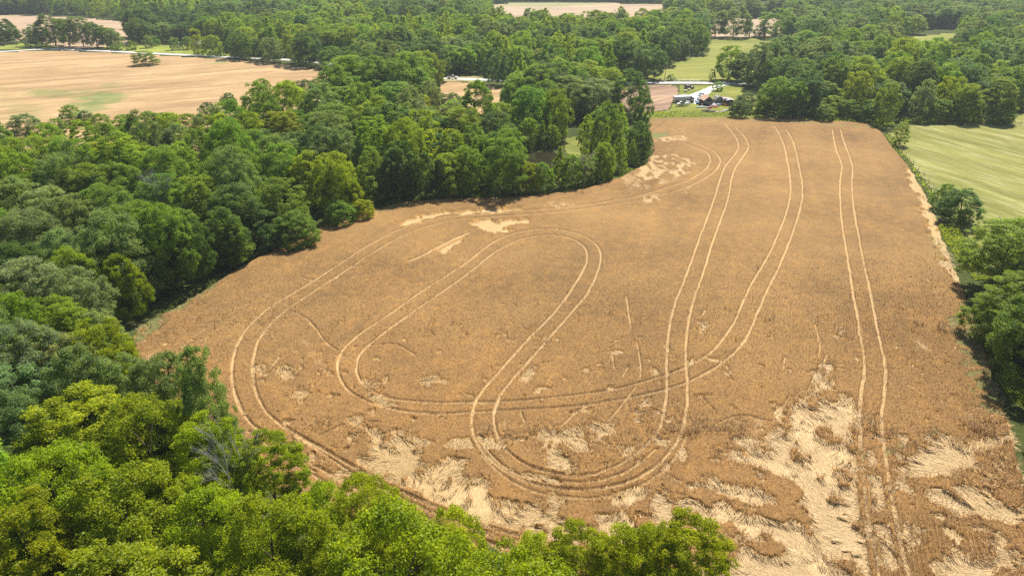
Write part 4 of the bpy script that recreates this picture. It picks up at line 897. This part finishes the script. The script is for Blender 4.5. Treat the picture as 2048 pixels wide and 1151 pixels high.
def boat(px, py, rz, lab, L_=5.6, mat='white_paint', dark=True):
    x, y = P(px, py); t = empty('boat', (x, y, .04), rz); tag(t, lab, 'boat')
    st = [(-L_/2, 1.0), (-L_*.2, 1.08), (L_*.15, .98), (L_*.35, .6), (L_/2, .06)]; v = []; f = []
    for X, b in st: v += [(X, -b, 1.25), (X, -b*.7, .65), (X, 0, .5), (X, b*.7, .65), (X, b, 1.25)]
    for i in range(len(st)-1):
        for j in range(4): f.append((i*5+j, i*5+j+1, i*5+j+6, i*5+j+5))
    f.append((4, 3, 2, 1, 0)); MB().add(v, f).build('hull', M[mat], t)
    v = [(X, sg*b*.93, 1.18) for X, b in st for sg in (-1, 1)]; MB().add(v, [(2*i, 2*i+2, 2*i+3, 2*i+1) for i in range(len(st)-1)]).build('deck', M[mat], t)
    if dark: MB().box(-L_*.22, L_*.08, -.55, .55, 1.2, 1.7, .15, .1).build('console', M['black_plastic'], t)
    MB().box(-L_/2-.35, -L_/2+.05, -.2, .2, .8, 1.75, .05, .05).build('outboard_motor', M['black_plastic'], t)
    MB().box(-L_*.4, L_*.6, -.5, -.42, .38, .48).box(-L_*.4, L_*.6, .42, .5, .38, .48).box(-1.2, -1.0, -.9, .9, .34, .5).build('trailer_frame', M['galvanised'], t)
    wheels(t, (-1.1,), .95, .3, .2)
boat(1366, 212, R(12), 'white boat on its trailer, nearest to the wheat field', 6.2)
boat(1369, 208.5, R(14), 'white boat half hidden between the nearest boat and the long trailer', 5.2)
def shed(px, py, wd_, dp, hw, hr, wall, roof, lab, rz=0.0, name='shed', win=True, gamb=False, open_=False):
    x, y = P(px, py); t = empty(name, (x, y, .03), rz); tag(t, lab, name.replace('_', ' '))
    a = wd_/2; body = [(-a, 0), (a, 0), (a, hw), (0, hr), (-a, hw)] if not gamb else [(-a, 0), (a, 0), (a, hw), (a*.6, hw+(hr-hw)*.7), (0, hr), (-a*.6, hw+(hr-hw)*.7), (-a, hw)]
    if open_:
        m = MB()
        for sx in (-1, 1):
            for yy in (0, dp/2, dp): m.box(sx*a-.07, sx*a+.07, yy-.07, yy+.07, 0, hw)
        m.build('posts', M[wall], t)
    else: MB().prism(body, 0, dp).build('wall', M[wall], t)
    top = body[2:] if not open_ else [(a, hw), (0, hr), (-a, hw)]; ov = .22; m = MB()
    for (x1, z1), (x2, z2) in zip(top[:-1], top[1:]):
        dx, dz = x2-x1, z2-z1; L_ = math.hypot(dx, dz); nx, nz = dz/L_, -dx/L_
        if nz < 0: nx, nz = -nx, -nz
        e1 = ov if (x1, z1) == top[0] else 0; e2 = ov if (x2, z2) == top[-1] else 0
        A = (x1-dx/L_*e1, z1-dz/L_*e1); B = (x2+dx/L_*e2, z2+dz/L_*e2)
        m.prism([(A[0]+nx*.02, A[1]+nz*.02), (B[0]+nx*.02, B[1]+nz*.02), (B[0]+nx*.12, B[1]+nz*.12), (A[0]+nx*.12, A[1]+nz*.12)], -ov, dp+ov)
    m.build('roof', M[roof], t)
    if not open_:
        d = MB().box(-.55, .55, -.06, .0, .05, 2.0).build('door', M['grey_wood'], t)
        MB().box(.35, .42, -.1, -.06, .95, 1.1).build('handle', M['wheel_metal'], d)
        if win:
            for X in (-a*.55, a*.55):
                f = MB().box(X-.4, X+.4, -.07, .0, 1.2, 1.95).build('window', M['white_paint'], t); MB().box(X-.3, X+.3, -.09, -.07, 1.28, 1.87).build('pane', M['tinted_glass'], f)
    return t
shed(1416, 213, 4.0, 5.5, 2.5, 4.1, 'dark_siding', 'rust_roof', 'dark shed with a rusty orange gabled roof and white-framed windows', R(6))
shed(1438, 210, 3.2, 3.6, 2.2, 3.5, 'grey_siding', 'shingle_grey', 'smaller grey barn-shaped shed right of the rusty-roofed shed', R(4), win=False, gamb=True)
shed(1449.5, 210, 3.8, 4.0, 2.3, 2.6, 'dark_siding', 'purple_roof', 'open carport with a dull purple roof over the orange tractor', R(2), 'carport', open_=True)
shed(1459.5, 211, 3.2, 3.5, 2.1, 2.5, 'dark_siding', 'pale_metal', 'low dark shed beside the carport, partly under the hedgerow trees', R(2), win=False)
# houses glimpsed through the trees
shed(1642, 186, 9, 11, 3.0, 4.9, 'grey_siding', 'shingle_grey', 'grey-roofed house half hidden in the trees behind the hedgerow', R(35), 'house')
shed(1818, 196, 9, 12, 3.0, 4.8, 'dark_siding', 'shingle_grey', 'dark house glimpsed behind the middle of the right hedgerow', R(-20), 'house')
shed(419, 96, 11, 8, 3.2, 5.0, 'grey_siding', 'shingle_grey', 'grey house behind the yellowish lawn trees by the far road', R(70), 'house')
# tractor
x, y = P(1447.5, 209.3); t = empty('tractor', (x, y, .04), R(-90)); tag(t, 'orange tractor with a front loader parked under the carport', 'tractor')
MB().box(.1, 1.5, -.35, .35, .75, 1.35, .08, .05).build('hood', M['orange_paint'], t, bevel=.04); MB().box(-.9, .15, -.5, .5, .7, 1.1).box(-.8, -.3, -.3, .3, 1.1, 1.5).build('seat_deck', M['orange_paint'], t)
MB().box(1.6, 2.9, -.62, -.5, .45, .62).box(1.6, 2.9, .5, .62, .45, .62).box(2.7, 3.2, -.9, .9, .15, .75, 0, 0).build('front_loader', M['orange_paint'], t)
MB().tube((-.7, -.45, 1.1), (-.7, -.45, 2.1), .04).tube((-.7, .45, 1.1), (-.7, .45, 2.1), .04).tube((-.7, -.45, 2.1), (-.7, .45, 2.1), .04).build('roll_bar', M['black_plastic'], t)
wheels(t, (-.6,), .75, .65, .4); wheels(t, (1.3,), .6, .38, .25)
# yard clutter
def crate(px, py, sx, sy, sz, mat, lab, name, cat, rz=0.0):
    x, y = P(px, py); t = empty(name, (x, y, .045), rz); tag(t, lab, cat, 'odds and ends lying about the yard')
    MB().box(-sx/2, sx/2, -sy/2, sy/2, 0, sz*.82, sx*.03, sy*.03).build('tub', M[mat], t, bevel=.03); MB().box(-sx*.53, sx*.53, -sy*.53, sy*.53, sz*.84, sz, sx*.04, sy*.04).build('lid', M[mat], t, bevel=.02)
for q in ((1371, 184, 1.3, 1.1, .9, 'cream_paint', 'pale yellow box on the grass left of the gravel drive, lower of two', 'storage_box', 'box'), (1378, 180.5, 1.2, 1.0, .8, 'cream_paint', 'pale yellow box on the grass just below the dark car, upper of two', 'storage_box', 'box'),
  (1397, 208.5, 2.2, 1.0, .7, 'blue_paint', 'blue box at the left end of the clutter beside the rusty-roofed shed', 'storage_box', 'box'), (1401, 210.5, 1.4, 1.2, 1.5, 'dark_siding', 'dark crate against the left wall of the rusty-roofed shed', 'crate', 'crate'),
  (1405, 212.5, 1.2, 1.0, 1.2, 'tan_box', 'tan crate at the front left corner of the rusty-roofed shed', 'crate', 'crate'), (1400, 215.3, 2.8, 1.3, .35, 'teal_paint', 'low green-blue tarpaulined pallet on the grass at the clutter\'s left', 'pallet', 'pallet'),
  (1406, 215, 2.4, 1.2, .5, 'white_paint', 'white flat box lying in front of the shed door', 'storage_box', 'box'), (1412, 213.5, 1.0, 1.0, 1.1, 'black_plastic', 'black bin standing before the rusty-roofed shed', 'bin', 'bin'),
  (1416, 216, 2.2, .9, .45, 'white_paint', 'white slanted box in the middle of the clutter', 'storage_box', 'box', R(30)), (1419.5, 216.5, 2.0, .7, .6, 'red_paint', 'dark red box in the middle of the clutter', 'storage_box', 'box', R(25)),
  (1423, 214, 1.8, 1.3, .8, 'pale_metal', 'pale grey box right of the rusty-roofed shed', 'storage_box', 'box', R(20)), (1426.5, 211.5, 1.3, 1.2, 1.0, 'galvanised', 'grey metal bin in the gap between the two sheds', 'bin', 'bin'),
  (1428.5, 213.7, 1.7, 1.0, .9, 'white_paint', 'white box in the gap before the grey shed', 'storage_box', 'box', R(10)), (1431, 215.2, 1.9, .8, .5, 'orange_paint', 'faded orange box on the grass before the grey shed', 'storage_box', 'box', R(15)),
  (1435, 212, 1.2, 1.2, .9, 'pale_blue', 'pale blue tub before the grey shed, leftmost of two', 'tub', 'tub'), (1438.5, 211.2, 1.1, 1.0, 1.0, 'white_paint', 'white tub before the grey shed, beside the pale blue tub', 'tub', 'tub'),
  (1441.5, 210.8, 1.0, 1.0, .8, 'tan_box', 'tan carton between grey shed and carport', 'carton', 'carton'), (1454, 211.8, 1.3, .8, 1.2, 'dark_siding', 'dark cabinet between carport and the low dark shed', 'cabinet', 'cabinet'),
  (1361, 191.6, 2.4, .9, .5, 'cream_paint', 'cream box on the grass behind the livestock trailer, leftmost of three', 'storage_box', 'box'), (1366.5, 191.8, 1.9, .9, .6, 'white_paint', 'white box behind the livestock trailer, middle of three', 'storage_box', 'box'), (1371, 192, 1.6, .8, .5, 'pale_metal', 'pale metal box behind the livestock trailer, rightmost of three', 'storage_box', 'box')):
    crate(*q[:5], q[5], *q[6:9], *(q[9:]))
def rock(px, py, r, mat, lab, name, seed):
    x, y = P(px, py); rng = random.Random(seed); bm_v = []; f = []; n = 8
    for i in range(4):
        for k in range(n):
            a = 6.283*k/n; q = r*math.sin(math.pi*(i+.6)/4.6)*rng.uniform(.75, 1.2); bm_v.append((math.cos(a)*q*1.4, math.sin(a)*q, r*.8*(1-i/3)+rng.uniform(-.04, .04)))
    for i in range(3):
        for k in range(n): f.append((i*n+k, (i+1)*n+k, (i+1)*n+(k+1) % n, i*n+(k+1) % n))
    f.append(tuple(range(n))); bm_v = [(a, b, max(0, c)) for a, b, c in bm_v]
    o = MB().add(bm_v, [q[::-1] for q in f]).build(name, M[mat], None, (x, y, .05)); tag(o, lab, name, 'low things lying in the grass below the sheds')
for i, (px, py, r, mat, lab, nme) in enumerate(((1407, 222.3, .8, 'pole_wood', 'dark log pile in the grass below the sheds, leftmost', 'log_pile'), (1417, 223.7, 1.2, 'pole_wood', 'dark log pile in the grass below the sheds, middle', 'log_pile'), (1427, 224.2, .8, 'pole_wood', 'dark log pile in the grass below the sheds, rightmost', 'log_pile'),
   (1434.5, 225.3, .5, 'stone', 'pale stone in the long grass, leftmost of four', 'stone'), (1442.5, 224.3, .5, 'stone', 'pale stone in the long grass, second of four', 'stone'), (1447.3, 224.2, .55, 'stone', 'pale stone in the long grass, third of four', 'stone'), (1452, 222.6, .8, 'stone', 'largest pale stone in the long grass, rightmost of four', 'stone'))):
    rock(px, py, r, mat, lab, nme, i)
# poles
def pole(px, py, Hh, lab, lean=0.0, r=.16, arm=True, mat='pole_wood', box_=True, name='utility_pole', cat='utility pole'):
    x, y = P(px, py); t = empty(name, (x, y, 0)); t.rotation_euler = (0, lean, 0); tag(t, lab, cat)
    MB().tube((0, 0, -.3), (0, 0, Hh), r, r*.65, 9).build('pole', M[mat], t)
    if arm:
        a = MB().box(-1.2, 1.2, -r-.1, -r+.02, Hh-.55, Hh-.40).build('crossarm', M[mat], t)
        for X in (-1.1, 0, 1.1): MB().tube((X, -r-.04, Hh-.40), (X, -r-.04, Hh-.2), .05, .03, 6).build('insulator', M['pale_metal'], a)
    if box_: MB().tube((.34, 0, Hh-1.9), (.34, 0, Hh-1.1), .22, n=10).build('transformer', M['galvanised'], t)
pole(1329, 161.5, 8.5, 'brown wooden utility pole beside the road, left of the small cedar', box_=False)
pole(1426.5, 163, 6.5, 'thin grey pole beside the road at the mouth of the gravel drive', arm=False, box_=False, r=.1, mat='galvanised', name='pole', cat='pole')
pole(178.5, 99.5, 10.5, 'leaning pale utility pole before the dark trees by the far road', lean=R(-12), mat='galvanised', r=.2)
pole(360, 104, 6.5, 'white lamp post on the lawn between the round lawn trees', arm=False, box_=False, r=.13, mat='pale_metal', name='lamp_post', cat='lamp post')
pole(437, 125, 5.2, 'thin pale pole at the green patch on the tan field edge', arm=False, box_=False, r=.1, mat='pale_metal', name='pole', cat='pole')
# fences
def fence(pts, lab, gap=4.5, wires=3, Hh=1.25, grp='wire fences'):
    pts = poly(pts); x0, y0 = pts[0]; t = empty('wire_fence', (x0, y0, 0)); tag(t, lab, 'fence', grp); k = 0
    P_ = []
    for a, b in zip(pts[:-1], pts[1:]):
        n = max(1, int(np.linalg.norm(b-a)/gap)); P_ += [a+(b-a)*i/n for i in range(n)]
    P_.append(pts[-1]); base = None; w_ = MB()
    for i, p in enumerate(P_[:95]):
        lx, ly = p[0]-x0, p[1]-y0
        if base is None: base = MB().tube((0, 0, -.2), (0, 0, Hh), .07, .06, 6).build('post', M['pole_wood'], t, (lx, ly, 0))
        else: c = base.copy(); COL.objects.link(c); c.parent = t; c.location = (lx, ly, 0)
        if i: w0 = P_[i-1]; [w_.tube((w0[0]-x0, w0[1]-y0, z), (lx, ly, z), .012, n=3) for z in [Hh*(j+1)/(wires+.4) for j in range(wires)]]
    w_.build('wires', M['galvanised'], t)
fence([(1764,256),(1790,290),(1826,328),(1848,352),(1866,378),(1890,410)], 'thin wire fence on wooden posts between the wheat and the mown pasture')
fence([(1280,163.2),(1330,163),(1400,163.5)], 'low wire fence along the road in front of the green meadow', gap=5)
x, y = P(2031, 251); t = empty('field_gate', (x, y, 0), R(4)); tag(t, 'dark metal field gate at the right end of the hedgerow', 'gate')
for X in (-2.1, 2.1): MB().tube((X, 0, -.2), (X, 0, 1.6), .09, n=8).build('gate_post', M['pole_wood'], t)
m = MB()
for k in range(5): m.tube((-2.0, 0, .3+k*.24), (2.0, 0, .3+k*.24), .025, n=5)
for X in (-2, -.7, .7, 2): m.tube((X, 0, .3), (X, 0, 1.26), .025, n=5)
m.build('gate_panel', M['dark_siding'], t)

# ------------------------------------------------------------------ haze
def haze():
    m, n, l = nt('haze_air'); v = n.new('ShaderNodeVolumePrincipled'); v.inputs['Color'].default_value = (.78, .88, 1.0, 1); v.inputs['Density'].default_value = .00013
    v.inputs['Anisotropy'].default_value = .2
    o = n.new('ShaderNodeOutputMaterial'); l.new(v.outputs[0], o.inputs['Volume'])
    b = MB().box(-5100, 5100, -2100, 8100, -1.5, 66).build('haze', m); tag(b, 'thin pale haze over the land', 'haze', None, 'stuff')
haze()
